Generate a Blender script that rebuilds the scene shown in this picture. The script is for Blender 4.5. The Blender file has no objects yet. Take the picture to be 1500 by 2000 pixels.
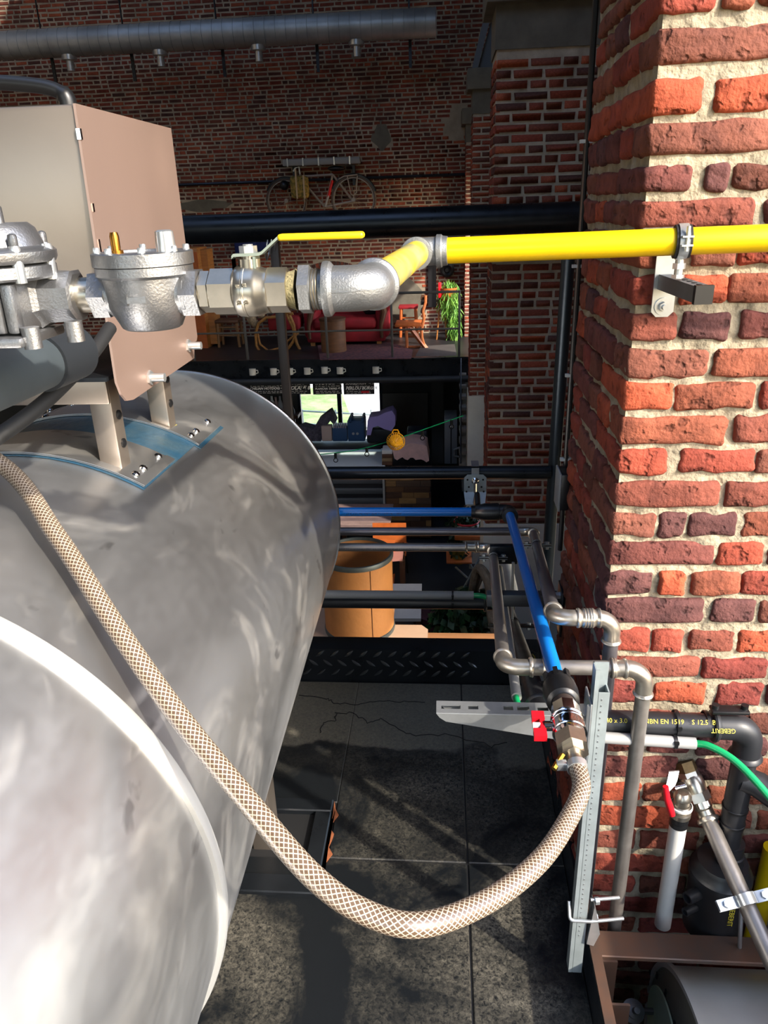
import bpy, bmesh, math, random
from mathutils import Vector, Matrix, noise
V = Vector; PI = math.pi
SC = bpy.context.scene; COL = SC.collection
random.seed(7)
# ------------------------------------------------------------------ camera (world: X right, Y into the hall, Z up, eye at 0,0,0)
FPX = 1456.0
_y = V((118, 610, -FPX)).normalized(); _z = -V((120, -3500, -FPX)); _z = (_z - _y * _z.dot(_y)).normalized(); _x = _y.cross(_z)
CAMM = Matrix((_x, _y, _z))
cd = bpy.data.cameras.new('camera'); cam = bpy.data.objects.new('camera', cd); COL.objects.link(cam)
cd.sensor_fit = 'VERTICAL'; cd.sensor_height = 36; cd.lens = FPX * 36 / 2000; cd.clip_start = 0.02; cd.clip_end = 300
cam.matrix_world = CAMM.to_4x4(); SC.camera = cam
def at(px, py, Y=None, X=None, Z=None):
    r = CAMM @ V((px - 750, 1000 - py, -FPX))
    t = Y / r.y if Y is not None else X / r.x if X is not None else Z / r.z
    return r * t
# ------------------------------------------------------------------ sky, sun, exposure
W = bpy.data.worlds.new('sky'); SC.world = W; W.use_nodes = True
wn = W.node_tree; wn.nodes.clear()
wo = wn.nodes.new('ShaderNodeOutputWorld'); wb = wn.nodes.new('ShaderNodeBackground')
sk = wn.nodes.new('ShaderNodeTexSky'); sk.sky_type = 'NISHITA'; sk.sun_disc = False
SUN = V((-.76, .60, -.66)).normalized()      # the way the light travels
sk.sun_elevation = math.asin(-SUN.z); sk.sun_rotation = math.atan2(-SUN.x, -SUN.y)
sk.altitude = 50; sk.dust_density = 1.5
wn.links.new(sk.outputs[0], wb.inputs[0]); wn.links.new(wb.outputs[0], wo.inputs[0]); wb.inputs[1].default_value = 0.62
sd = bpy.data.lights.new('sun', 'SUN'); sd.energy = 5.6; sd.angle = math.radians(1.2); sd.color = (1, .90, .76)
so = bpy.data.objects.new('sun', sd); COL.objects.link(so); so.rotation_euler = SUN.to_track_quat('-Z', 'Y').to_euler(); so.location = (3, -3, 5)
def portal(name, c, rot, sx, sy):
    l = bpy.data.lights.new(name, 'AREA'); l.shape = 'RECTANGLE'; l.size = sx; l.size_y = sy
    l.cycles.is_portal = True
    o = bpy.data.objects.new(name, l); COL.objects.link(o); o.location = c; o.rotation_euler = rot
SC.view_settings.view_transform = 'Standard'; SC.view_settings.look = 'None'
SC.view_settings.gamma = 1; SC.view_settings.use_curve_mapping = False; SC.view_settings.exposure = 0.35
SC.cycles.use_denoising = True; SC.cycles.max_bounces = 8; SC.cycles.sample_clamp_indirect = 6
SC.cycles.caustics_reflective = False; SC.cycles.caustics_refractive = False

# ------------------------------------------------------------------ mesh builder
OFF = {}
class MB:
    def __init__(s): s.v = []; s.f = []; s.uv = {}
    def add(s, vs, fs, uvs=None):
        b = len(s.v); s.v += [V(p) for p in vs]
        for i, f in enumerate(fs):
            if uvs: s.uv[len(s.f)] = uvs[i]
            s.f.append([b + k for k in f])
        return s
    def box(s, c, d, R=None):
        c = V(c); h = V(d) / 2; vs = []
        for x in (-1, 1):
            for y in (-1, 1):
                for z in (-1, 1):
                    p = V((x * h.x, y * h.y, z * h.z)); vs.append(c + (R @ p if R else p))
        return s.add(vs, [(0, 1, 3, 2), (4, 6, 7, 5), (0, 4, 5, 1), (2, 3, 7, 6), (0, 2, 6, 4), (1, 5, 7, 3)])
    def span(s, a, b): 
        a = V(a); b = V(b); return s.box((a + b) / 2, [abs(q) for q in (b - a)])
    def bev(s, a, b, r=.004, n=2):                     # bevelled box between two corners
        a = V(a); b = V(b); bm = bmesh.new(); bmesh.ops.create_cube(bm, size=1)
        d = [abs(q) for q in (b - a)]; c = (a + b) / 2
        for v in bm.verts: v.co = V((v.co.x * d[0], v.co.y * d[1], v.co.z * d[2])) + c
        bmesh.ops.bevel(bm, geom=bm.edges[:], offset=min(r, min(d) * .45), segments=n, profile=.5, affect='EDGES')
        return s.bm(bm)
    def bm(s, bm, M=None):
        bm.verts.index_update(); s.add([(M @ v.co if M else v.co) for v in bm.verts], [[v.index for v in f.verts] for f in bm.faces]); bm.free(); return s
    def ring(s, c, ax, r, n, ph=0, up=None):
        ax = V(ax).normalized(); u = V(up) if up else (V((0, 0, 1)) if abs(ax.z) < .9 else V((1, 0, 0)))
        a = (u - ax * u.dot(ax)).normalized(); b = ax.cross(a)
        return [V(c) + a * (r * math.cos(ph + 2 * PI * k / n)) + b * (r * math.sin(ph + 2 * PI * k / n)) for k in range(n)]
    def lathe(s, prof, base, ax, n=24, caps=True, ph=0, closed=False):
        ax = V(ax).normalized(); m = len(prof); vs = []
        for r, h in prof: vs += s.ring(V(base) + ax * h, ax, max(r, 1e-5), n, ph)
        fs = []
        for i in range(m - 1 if not closed else m):
            j = (i + 1) % m
            for k in range(n): fs.append((i * n + k, i * n + (k + 1) % n, j * n + (k + 1) % n, j * n + k))
        if caps and not closed:
            fs.append(list(range(n))[::-1]); fs.append([(m - 1) * n + k for k in range(n)])
        return s.add(vs, fs)
    def cyl(s, a, b, r, r2=None, n=16, caps=True, ph=0):
        a = V(a); b = V(b); return s.lathe([(r, 0), (r if r2 is None else r2, (b - a).length)], a, b - a, n, caps, ph)
    def tube(s, pts, r, n=12, caps=True, closed=False):
        pts = [V(p) for p in pts]; m = len(pts); rs = r if isinstance(r, (list, tuple)) else [r] * m
        vs = []; prev = None; L = 0; Ls = []
        for i, p in enumerate(pts):
            t = ((pts[(i + 1) % m] if closed or i < m - 1 else p) - (pts[i - 1] if closed or i > 0 else p)).normalized()
            if prev is None: u = V((0, 0, 1)) if abs(t.z) < .9 else V((1, 0, 0))
            else: u = prev
            a = (u - t * u.dot(t)).normalized(); prev = a; b = t.cross(a)
            if i: L += (p - pts[i - 1]).length
            Ls.append(L); vs += [p + a * (rs[i] * math.cos(2 * PI * k / n)) + b * (rs[i] * math.sin(2 * PI * k / n)) for k in range(n)]
        fs = []; uv = []
        for i in range(m if closed else m - 1):
            j = (i + 1) % m
            for k in range(n):
                fs.append((i * n + k, i * n + (k + 1) % n, j * n + (k + 1) % n, j * n + k))
                lj = Ls[j] if j else L + .01
                uv.append(((k / n, Ls[i]), ((k + 1) / n, Ls[i]), ((k + 1) / n, lj), (k / n, lj)))
        if caps and not closed:
            fs.append(list(range(n))[::-1]); uv.append([(0, 0)] * n); fs.append([(m - 1) * n + k for k in range(n)]); uv.append([(0, L)] * n)
        return s.add(vs, fs, uv)
    def prism(s, poly, vec):
        n = len(poly); vec = V(vec); vs = [V(p) for p in poly] + [V(p) + vec for p in poly]
        return s.add(vs, [list(range(n))[::-1], list(range(n, 2 * n))] + [(i, (i + 1) % n, n + (i + 1) % n, n + i) for i in range(n)])
    def ball(s, c, r, sc=(1, 1, 1), u=14, v=9):
        bm = bmesh.new(); bmesh.ops.create_uvsphere(bm, u_segments=u, v_segments=v, radius=r)
        for q in bm.verts: q.co = V((q.co.x * sc[0], q.co.y * sc[1], q.co.z * sc[2])) + V(c)
        return s.bm(bm)
    def build(s, name, mat, parent=None, loc=None, ang=35, flat=False, kind=None, label=None):
        if parent is not None: off = OFF[parent.name]
        elif loc is not None: off = V(loc)
        else:
            lo = [min(p[i] for p in s.v) for i in range(3)]; hi = [max(p[i] for p in s.v) for i in range(3)]
            off = V(((lo[0] + hi[0]) / 2, (lo[1] + hi[1]) / 2, lo[2]))
        m = bpy.data.meshes.new(name); m.from_pydata([p - off for p in s.v], [], s.f)
        bmn = bmesh.new(); bmn.from_mesh(m); bmesh.ops.recalc_face_normals(bmn, faces=bmn.faces); bmn.to_mesh(m); bmn.free()
        if s.uv:
            ul = m.uv_layers.new(name='UVMap')
            for p in m.polygons:
                q = s.uv.get(p.index)
                if q:
                    vi = {v: i for i, v in enumerate(s.f[p.index])}
                    for li in p.loop_indices: ul.data[li].uv = q[vi[m.loops[li].vertex_index]]
        m.materials.append(mat)
        if not flat:
            m.shade_smooth(); m.set_sharp_from_angle(angle=math.radians(ang))
        o = bpy.data.objects.new(name, m); COL.objects.link(o)
        if parent is not None: o.parent = parent
        else: o.location = off
        OFF[o.name] = off
        if kind: o['kind'] = kind
        if label: o['label'] = label
        return o
def thing(name, label, cat, loc, group=None):
    o = bpy.data.objects.new(name, None); COL.objects.link(o); o.location = V(loc); o.empty_display_size = .05
    OFF[o.name] = V(loc); o['label'] = label; o['category'] = cat
    if group: o['group'] = group
    return o
def tag(o, label, cat, group=None):
    o['label'] = label; o['category'] = cat
    if group: o['group'] = group
    return o
def dup(o, loc, label=None, parent=None):
    c = o.copy(); COL.objects.link(c); OFF[c.name] = V(loc)
    if parent is None: c.location = loc
    else: c.parent = parent
    if label: c['label'] = label
    for ch in [q for q in list(COL.objects) if q.parent == o]:
        k = ch.copy(); COL.objects.link(k); k.parent = c
        for g in [q for q in list(COL.objects) if q.parent == ch]:
            g2 = g.copy(); COL.objects.link(g2); g2.parent = k
    return c
def arc(p, d_in, d_out, R, n=8):                     # fillet points at corner p
    d_in = V(d_in).normalized(); d_out = V(d_out).normalized(); a = math.acos(max(-1, min(1, d_in.dot(d_out))))
    t = R * math.tan(a / 2); s0 = p - d_in * t; s1 = p + d_out * t
    c = s0 + (d_out - d_in * d_in.dot(d_out)).normalized() * R
    out = []
    for k in range(n + 1):
        th = a * k / n; e = (s0 - c); ax = d_in.cross(d_out).normalized()
        out.append(c + Matrix.Rotation(th, 3, ax) @ e)
    return out
def fillet(pts, R, n=6):
    pts = [V(p) for p in pts]; out = [pts[0]]
    for i in range(1, len(pts) - 1):
        out += arc(pts[i], pts[i] - pts[i - 1], pts[i + 1] - pts[i], R, n)
    return out + [pts[-1]]
def spline(pts, n=10):
    P = [V(p) for p in pts]; P = [P[0] * 2 - P[1]] + P + [P[-1] * 2 - P[-2]]; out = []
    for i in range(1, len(P) - 2):
        for k in range(n):
            t = k / n; a, b, c, d = P[i - 1:i + 3]
            out.append(.5 * ((2 * b) + (c - a) * t + (2 * a - 5 * b + 4 * c - d) * t * t + (3 * b - a - 3 * c + d) * t ** 3))
    return out + [P[-2]]

# ------------------------------------------------------------------ materials
MAT = {}
def lin(c):
    if isinstance(c, str): c = tuple(int(c[i:i + 2], 16) / 255 for i in (0, 2, 4))
    return tuple((x / 12.92 if x <= .04045 else ((x + .055) / 1.055) ** 2.4) for x in c) + (1,)
def M(name, col, rough=.6, metal=0, var=.0, vs=8, bump=0, bs=60, col2=None, trans=0, emit=0, vr=.0, stretch=None, spec=None, coat=0):
    m = bpy.data.materials.new(name); m.use_nodes = True; n = m.node_tree.nodes; l = m.node_tree.links
    b = n['Principled BSDF']; c = lin(col); b.inputs['Base Color'].default_value = c; b.inputs['Roughness'].default_value = rough
    b.inputs['Metallic'].default_value = metal
    if spec is not None: b.inputs['Specular IOR Level'].default_value = spec
    if trans: b.inputs['Transmission Weight'].default_value = trans
    if coat: b.inputs['Coat Weight'].default_value = coat; b.inputs['Coat Roughness'].default_value = .15
    if emit: b.inputs['Emission Color'].default_value = c; b.inputs['Emission Strength'].default_value = emit
    if var or bump or vr or col2:
        tc = n.new('ShaderNodeTexCoord'); src = tc.outputs['Object']
        if stretch:
            mp = n.new('ShaderNodeMapping'); mp.inputs['Scale'].default_value = stretch; l.new(src, mp.inputs[0]); src = mp.outputs[0]
        no = n.new('ShaderNodeTexNoise'); no.inputs['Scale'].default_value = vs; no.inputs['Detail'].default_value = 6; no.inputs['Roughness'].default_value = .6
        l.new(src, no.inputs['Vector'])
        if var or col2:
            r = n.new('ShaderNodeValToRGB'); r.color_ramp.elements[0].position = .35; r.color_ramp.elements[1].position = .68
            c2 = lin(col2) if col2 else tuple(min(1, x * (1 + var)) for x in c[:3]) + (1,)
            c1 = c if col2 else tuple(x * (1 - var) for x in c[:3]) + (1,)
            r.color_ramp.elements[0].color = c1; r.color_ramp.elements[1].color = c2
            l.new(no.outputs[0], r.inputs[0]); l.new(r.outputs[0], b.inputs['Base Color'])
        if vr:
            mr = n.new('ShaderNodeMapRange'); mr.inputs[1].default_value = .3; mr.inputs[2].default_value = .7
            mr.inputs[3].default_value = max(.03, rough - vr); mr.inputs[4].default_value = min(1, rough + vr)
            l.new(no.outputs[0], mr.inputs[0]); l.new(mr.outputs[0], b.inputs['Roughness'])
        if bump:
            nb = n.new('ShaderNodeTexNoise'); nb.inputs['Scale'].default_value = bs; nb.inputs['Detail'].default_value = 5
            l.new(src, nb.inputs['Vector']); bp = n.new('ShaderNodeBump'); bp.inputs['Strength'].default_value = bump; bp.inputs['Distance'].default_value = .5 / bs
            l.new(nb.outputs[0], bp.inputs['Height']); l.new(bp.outputs[0], b.inputs['Normal'])
    MAT[name] = m; return m
def brick_mat(name, island, near, dark=1.0):
    m = bpy.data.materials.new(name); m.use_nodes = True; n = m.node_tree.nodes; l = m.node_tree.links; b = n['Principled BSDF']
    b.inputs['Roughness'].default_value = .88; b.inputs['Specular IOR Level'].default_value = .25
    if island: g = n.new('ShaderNodeNewGeometry'); rnd = g.outputs['Random Per Island']
    else: g = n.new('ShaderNodeObjectInfo'); rnd = g.outputs['Random']
    r = n.new('ShaderNodeValToRGB'); els = r.color_ramp.elements
    cs = ['684238', '7d4a3f', '8c473b', '6c423e', '984c3c', '7c5044', 'a8563e', '5e4040', '8c5442', '7e403a'] if near else ['6a4238', '7a453a', '86463a', '5e3e38', '92503e', '74453a', '543a36', '9c563e', '7a4034', '643c36']
    els[0].position = 0; els[0].color = lin(cs[0]); els[1].position = .96; els[1].color = lin(cs[-1])
    for i, c in enumerate(cs[1:-1]): e = els.new((i + 1) / len(cs)); e.color = lin(c)
    r.color_ramp.interpolation = 'CONSTANT'
    l.new(rnd, r.inputs[0])
    tc = n.new('ShaderNodeTexCoord'); no = n.new('ShaderNodeTexNoise'); no.inputs['Scale'].default_value = 18 if near else 9; no.inputs['Detail'].default_value = 7; no.inputs['Roughness'].default_value = .65
    l.new(tc.outputs['Object'], no.inputs[0])
    if near:
        ad = n.new('ShaderNodeMapping'); cb = n.new('ShaderNodeCombineXYZ')
        mm = n.new('ShaderNodeMath'); mm.operation = 'MULTIPLY'; mm.inputs[1].default_value = 37; l.new(rnd, mm.inputs[0])
        l.new(mm.outputs[0], cb.inputs[0]); l.new(mm.outputs[0], cb.inputs[2]); l.new(tc.outputs['Object'], ad.inputs[0]); l.new(cb.outputs[0], ad.inputs[1]); l.new(ad.outputs[0], no.inputs[0])
    mx = n.new('ShaderNodeMix'); mx.data_type = 'RGBA'; mx.blend_type = 'MULTIPLY'; mx.inputs[0].default_value = 1
    r2 = n.new('ShaderNodeValToRGB'); r2.color_ramp.elements[0].position = .3; r2.color_ramp.elements[0].color = (.55 * dark, .5 * dark, .5 * dark, 1); r2.color_ramp.elements[1].position = .65; r2.color_ramp.elements[1].color = (1.25 * dark, 1.1 * dark, 1.0 * dark, 1)
    l.new(no.outputs[0], r2.inputs[0]); l.new(r.outputs[0], mx.inputs[6]); l.new(r2.outputs[0], mx.inputs[7])
    out = mx.outputs[2]
    if near:
        n2 = n.new('ShaderNodeTexNoise'); n2.inputs['Scale'].default_value = 120; n2.inputs['Detail'].default_value = 4; l.new(ad.outputs[0], n2.inputs[0])
        v = n.new('ShaderNodeTexNoise'); v.inputs['Scale'].default_value = 45; v.inputs['Detail'].default_value = 2; l.new(ad.outputs[0], v.inputs[0])
        pit = n.new('ShaderNodeMapRange'); pit.inputs[1].default_value = .28; pit.inputs[2].default_value = .42; l.new(v.outputs[0], pit.inputs[0])
        s = n.new('ShaderNodeMath'); s.operation = 'ADD'; l.new(n2.outputs[0], s.inputs[0]); l.new(pit.outputs[0], s.inputs[1])
        bp = n.new('ShaderNodeBump'); bp.inputs['Strength'].default_value = .9; bp.inputs['Distance'].default_value = .004
        l.new(s.outputs[0], bp.inputs['Height']); l.new(bp.outputs[0], b.inputs['Normal'])
        m3 = n.new('ShaderNodeMix'); m3.data_type = 'RGBA'; m3.blend_type = 'MULTIPLY'; m3.inputs[0].default_value = .5
        l.new(out, m3.inputs[6]); l.new(pit.outputs[0], m3.inputs[7]); out = m3.outputs[2]
    l.new(out, b.inputs['Base Color']); MAT[name] = m; return m
B_NEAR = brick_mat('brick_near', False, True); B_MID = brick_mat('brick_mid', False, False, 1.25); B_FARO = brick_mat('brick_far_single', False, False, .95); B_FAR = brick_mat('brick_far_many', True, False, .95); B_MIDS = brick_mat('brick_mid_many', True, False, 1.2)
MORT = M('mortar', 'a0957f', .95, var=.28, vs=34, bump=1, bs=90); MORTF = M('mortar_far', '9c907e', .95, var=.35, vs=2.5); MORTM = M('mortar_mid', 'b0a594', .95, var=.25, vs=8, bump=.6, bs=60)
def steel(name, col, rough, vs=3, amt=.14, st=(1, 1, 1), met=1, dis=1.5, lo=.78):
    m = bpy.data.materials.new(name); m.use_nodes = True; n = m.node_tree.nodes; l = m.node_tree.links; b = n['Principled BSDF']
    b.inputs['Metallic'].default_value = met
    tc = n.new('ShaderNodeTexCoord'); mp = n.new('ShaderNodeMapping'); mp.inputs['Scale'].default_value = st; l.new(tc.outputs['Object'], mp.inputs[0])
    no = n.new('ShaderNodeTexNoise'); no.inputs['Scale'].default_value = vs; no.inputs['Detail'].default_value = 6; no.inputs['Distortion'].default_value = dis; l.new(mp.outputs[0], no.inputs[0])
    r = n.new('ShaderNodeMapRange'); r.inputs[1].default_value = .3; r.inputs[2].default_value = .7; r.inputs[3].default_value = rough - amt; r.inputs[4].default_value = rough + amt
    l.new(no.outputs[0], r.inputs[0]); l.new(r.outputs[0], b.inputs['Roughness'])
    cr = n.new('ShaderNodeValToRGB'); c = lin(col); cr.color_ramp.elements[0].position = .3; cr.color_ramp.elements[1].position = .7
    cr.color_ramp.elements[0].color = tuple(x * lo for x in c[:3]) + (1,); cr.color_ramp.elements[1].color = c
    l.new(no.outputs[0], cr.inputs[0]); l.new(cr.outputs[0], b.inputs['Base Color']); MAT[name] = m; return m
def tanksteel(name):
    m = steel(name, 'd0d1d2', .36, 4.0, .07, (1, .5, 1.2), met=.93, dis=.6, lo=.84); n = m.node_tree.nodes; l = m.node_tree.links; b = n['Principled BSDF']
    bc = b.inputs['Base Color'].links[0].from_socket; rg_ = b.inputs['Roughness'].links[0].from_socket
    tc = n.new('ShaderNodeTexCoord'); mp = n.new('ShaderNodeMapping'); mp.inputs['Scale'].default_value = (1, .55, 1); mp.inputs['Rotation'].default_value = (.5, .4, .2); l.new(tc.outputs['Object'], mp.inputs[0])
    def nz(sc, de, di, a0, a1):
        q = n.new('ShaderNodeTexNoise'); q.inputs['Scale'].default_value = sc; q.inputs['Detail'].default_value = de; q.inputs['Distortion'].default_value = di; l.new(mp.outputs[0], q.inputs[0])
        r = n.new('ShaderNodeMapRange'); r.inputs[1].default_value = a0; r.inputs[2].default_value = a1; l.new(q.outputs[0], r.inputs[0]); return r.outputs[0]
    smear = nz(4.2, 8, 2.2, .54, .66); spot = nz(13, 3, .6, .67, .72); fine = nz(60, 6, .2, .3, .7)
    m1 = n.new('ShaderNodeMix'); m1.data_type = 'RGBA'; l.new(smear, m1.inputs[0]); l.new(bc, m1.inputs[6]); m1.inputs[7].default_value = lin('cfcdc9')
    m2 = n.new('ShaderNodeMix'); m2.data_type = 'RGBA'; l.new(spot, m2.inputs[0]); l.new(m1.outputs[2], m2.inputs[6]); m2.inputs[7].default_value = lin('a2a2a3'); l.new(m2.outputs[2], b.inputs['Base Color'])
    a = n.new('ShaderNodeMath'); a.operation = 'MULTIPLY_ADD'; a.inputs[1].default_value = .14; l.new(smear, a.inputs[0]); l.new(rg_, a.inputs[2])
    a2 = n.new('ShaderNodeMath'); a2.operation = 'MULTIPLY_ADD'; a2.inputs[1].default_value = .05; l.new(fine, a2.inputs[0]); l.new(a.outputs[0], a2.inputs[2]); l.new(a2.outputs[0], b.inputs['Roughness'])
    return m
TANK = tanksteel('tank_stainless'); SHEET = steel('box_stainless', 'aea296', .42, 2, .05, met=.88)
POL = steel('polished', 'e2e2e2', .16, 8, .05); PRESS = steel('press_steel', 'a09a94', .42, 20, .06, met=.75); PRESSF = steel('press_fitting', 'bdb6aa', .34, 30, .06, met=.85)
CAST = M('cast_aluminium', '97989a', .40, .92, var=.12, vs=30, bump=.35, bs=400); NICK = M('nickel_brass', 'b9b2a4', .3, .95, var=.1, vs=40)
MALL = M('malleable_iron', '8d8f90', .45, .8, var=.15, vs=40, bump=.5, bs=500); GALV = M('galvanised', 'a9b4b6', .42, .45, var=.12, vs=25); ZINC = M('zinc_plated', 'c4c8ca', .28, .75, var=.1, vs=20)
BLK = M('black_steel', '2a2e33', .32, .6, var=.2, vs=6, vr=.1); BLKP = M('black_plastic', '141517', .38); PEB = M('black_pe_pipe', '26272a', .42, var=.15, vs=14, vr=.08); RUB = M('rubber', '17181a', .7)
BLUE = M('blue_pe_pipe', '1680dc', .24, spec=.7); YEL = M('yellow_gas_pipe', 'e6c010', .30, var=.09, vs=9); YELW = M('yellow_worn', 'e0c020', .4, col2='8d8f6a', vs=14); YGR = M('yellow_grip', 'f5cc10', .4)
RED = M('red_handle', 'd01624', .4); GRN = M('green_tube', '13a060', .35); GREY = M('grey_conduit', '9a9a98', .5); WHT = M('white_plastic', 'dcdad4', .45, var=.04, vs=9); ANTH = M('anthracite_hose', '3a4247', .6, var=.15, vs=9)
RUST = M('rusty_steel', '5a4c44', .5, .4, col2='70503e', vs=11, vr=.1); BRASS = M('brass', 'b08a3a', .3, 1); COPP = M('bronze', 'a3702e', .3, 1)
DARKW = M('dark_void', '0d0d0e', .8); PLAST = M('white_plaster', 'd6d2c6', .9, var=.1, vs=3); CONC = M('concrete_cap', '6b675c', .9, var=.2, vs=6)
WOOD = M('wood_pine', 'b7793f', .55, var=.2, vs=6, stretch=(1, 1, 6)); WOODO = M('wood_orange', 'b8602c', .45, var=.15, vs=9); WOODD = M('wood_dark', '5a3a26', .55, var=.3, vs=6); WOODB = M('wood_board', '8d6d48', .55, col2='4e382a', vs=4, stretch=(1, 6, 6))
FIB = M('fibre_drum', 'c98a4a', .6, var=.12, vs=5); CARD = M('cardboard', 'b89a80', .8, var=.06, vs=5); REDF = M('red_velvet', '8e1420', .75, var=.2, vs=6); BLKW = M('black_wood', '15151a', .5)
PINK = M('pink_cloth', 'dcb4ac', .9, var=.1, vs=9); PURP = M('purple_cloth', 'a595d0', .85); LEAF = M('leaf', '2f5a22', .5, var=.4, vs=20); LEAFD = M('leaf_dark', '1c3a1e', .5, var=.4, vs=20)
CRATE = M('blue_crate', '24456c', .5); BASK = M('yellow_basket', 'f4b01a', .4); CLAMPM = ZINC
CHALK = M('chalk', 'f0ece4', .9); PRNT = M('yellow_print', 'd8c23a', .6); BPRNT = M('blue_print', '0a2450', .6); MUG = M('mug_enamel', 'd8d4c8', .35)

# ------------------------------------------------------------------ room shell
def struct(name, mb, mat, **k): o = mb.build(name, mat, **k); o['kind'] = 'structure'; return o
ZD = -1.55; ZG = -4.6; XP = .305; XW = .95; YF = 12.4
def brickunit(mb, a, b, nrm, j=.004, dep=.03, bv=.005):
    """cheap brick: front frustum facing nrm ('-y' or '-x'); a,b = (u0,z0),(u1,z1); plane coordinate given in nrm tuple"""
    ax, pl = nrm; r = lambda: random.uniform(-j, j)
    (u0, z0), (u1, z1) = a, b
    out = [(u0 + r(), z0 + r()), (u1 + r(), z0 + r()), (u1 + r(), z1 + r()), (u0 + r(), z1 + r())]
    cu = (u0 + u1) / 2; cz = (z0 + z1) / 2; d = random.uniform(-.003, .004)
    fr = [(u + (bv if u < cu else -bv), z + (bv if z < cz else -bv)) for u, z in out]
    P = (lambda u, w, z: V((u, pl + w, z))) if ax == 'y' else (lambda u, w, z: V((pl + w, u, z)))
    vs = [P(u, dep, z) for u, z in out] + [P(u, 0 + .003, z) for u, z in out] + [P(u, -.004 - d, z) for u, z in fr]
    fs = [(8, 9, 10, 11)] + [(4 + i, 4 + (i + 1) % 4, 8 + (i + 1) % 4, 8 + i) for i in range(4)] + [(i, (i + 1) % 4, 4 + (i + 1) % 4, 4 + i) for i in range(4)]
    mb.add(vs, fs); return mb
def courses(u0, u1, z0, z1, ch=.058, L=.19, jt=.011, seed=0):
    R = random.Random(seed); out = []; z = z0; i = 0
    while z + ch <= z1 + .01:
        u = u0; pat = i % 2; first = True; k = 0
        while u < u1 - .02:
            if first: w = (L if pat else L * .52) * R.uniform(.95, 1.05); first = False
            else: w = (L if R.random() < .52 else L * .52) * R.uniform(.92, 1.08)
            e = min(u + w, u1)
            if u1 - e < .03: e = u1
            dz = R.uniform(-.002, .002)
            out.append(((u + jt / 2, z + jt / 2 + dz), (e - jt / 2, z + ch - jt / 2 + dz))); u = e
        z += ch; i += 1
    return out
def hidden(x, y, z): return False
# far wall
fw = struct('wall_back', MB().span((-8, YF, -2.35), (XW, YF + .3, 6.2)), MORTF)
fb = courses(-7.6, .95, -2.05, 5.2, .0585, .20, .0165, 3)
fb = [q for q in fb if q[0][1] < 3.2]
# patches where plaster covers the bricks, and the relieving arch over the sofa
arc_c = at(655, 640, Y=YF)
def in_patch(q):
    x = (q[0][0] + q[1][0]) / 2; z = (q[0][1] + q[1][1]) / 2
    for px, py, rx, rz in ((745, 265, .13, .17), (395, 402, .5, .07), (690, 462, .5, .06), (790, 590, .35, .35), (892, 240, .2, .25)):
        c = at(px, py, Y=YF)
        if ((x - c.x) / rx) ** 2 + ((z - c.z) / rz) ** 2 < 1: return True
    d = math.hypot(x - arc_c.x, (z - arc_c.z)); 
    return .78 < d < 1.06 and z > arc_c.z + .55
fb = [q for q in fb if not in_patch(q)]
def scr(p): c = CAMM.transposed() @ V(p); return (750 + FPX * c.x / -c.z, 1000 - FPX * c.y / -c.z) if c.z < 0 else (9999, 9999)
vis = []
for q in fb:
    s = scr((q[0][0], YF, q[0][1])); ok = 350 < s[0] < 900 and 100 < s[1] < 395
    vis.append((0 if ok and abs(s[0] - 700) + abs(s[1] - 330) < 230 else 1, q))
vis.sort(key=lambda t: t[0]); one = [q for k, q in vis if k == 0][:300]; rest = [q for k, q in vis if k == 0][300:] + [q for k, q in vis if k == 1]
for q in one: brickunit(MB(), q[0], q[1], ('y', YF)).build('brick', B_FARO, fw, flat=True) if 0 else None
def place_bricks(parent, qs, nrm, mat, j=.004, nvar=14, R=random.Random(5)):
    vars_ = []
    off = OFF[parent.name]; ax, pl = nrm
    for k in range(nvar):
        mb = MB(); brickunit(mb, (-.5, -.5), (.5, .5), (ax, 0), 0.0)
        m = bpy.data.meshes.new('brick')
        vs = []
        for i, p in enumerate(mb.v):
            ed = .03 if i >= 8 else 0
            u = p.x if ax == 'y' else p.y; z = p.z; w = p.y if ax == 'y' else p.x
            u = math.copysign(.5 - ed, u) + R.uniform(-.02, .02); z = math.copysign(.5 - (.07 if i >= 8 else 0), z) + R.uniform(-.05, .05)
            vs.append((u, w, z) if ax == 'y' else (w, u, z))
        m.from_pydata(vs, [], mb.f); m.materials.append(mat); m.shade_smooth(); m.set_sharp_from_angle(angle=.9); vars_.append(m)
    for a, b in qs:
        o = bpy.data.objects.new('brick', R.choice(vars_)); o.parent = parent; cu = (a[0] + b[0]) / 2; cz = (a[1] + b[1]) / 2
        o.location = (V((cu, pl, cz)) if ax == 'y' else V((pl, cu, cz))) - off
        o.scale = (b[0] - a[0], 1, b[1] - a[1]) if ax == 'y' else (1, b[0] - a[0], b[1] - a[1]); COL.objects.link(o)
place_bricks(fw, one, ('y', YF), B_FARO)
mb = MB()
for q in rest: brickunit(mb, q[0], q[1], ('y', YF))
for k in range(30):
    a = math.radians(35 + 110 * k / 29); c = arc_c + V((math.cos(a), 0, math.sin(a))) * .92; R_ = Matrix.Rotation(-(a - PI / 2), 3, 'Y')
    mb.box(c + V((0, -.0, 0)), (.05, .03, .24), R_)
mb.build('brickwork', B_FAR, fw, flat=True, kind='stuff')
mb = MB()
for px, py, rx, rz in ((745, 265, .14, .18), (395, 402, .52, .08), (690, 462, .5, .07), (790, 590, .34, .34)):
    c = at(px, py, Y=YF - .004); mb.prism([c + V((rx * math.cos(t) * (1 + .2 * math.sin(3 * t + px)), 0, rz * math.sin(t) * (1 + .2 * math.cos(4 * t)))) for t in [2 * PI * i / 18 for i in range(18)]], (0, .02, 0))
mb.build('plaster_patch', CONC, fw, flat=True)
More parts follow.
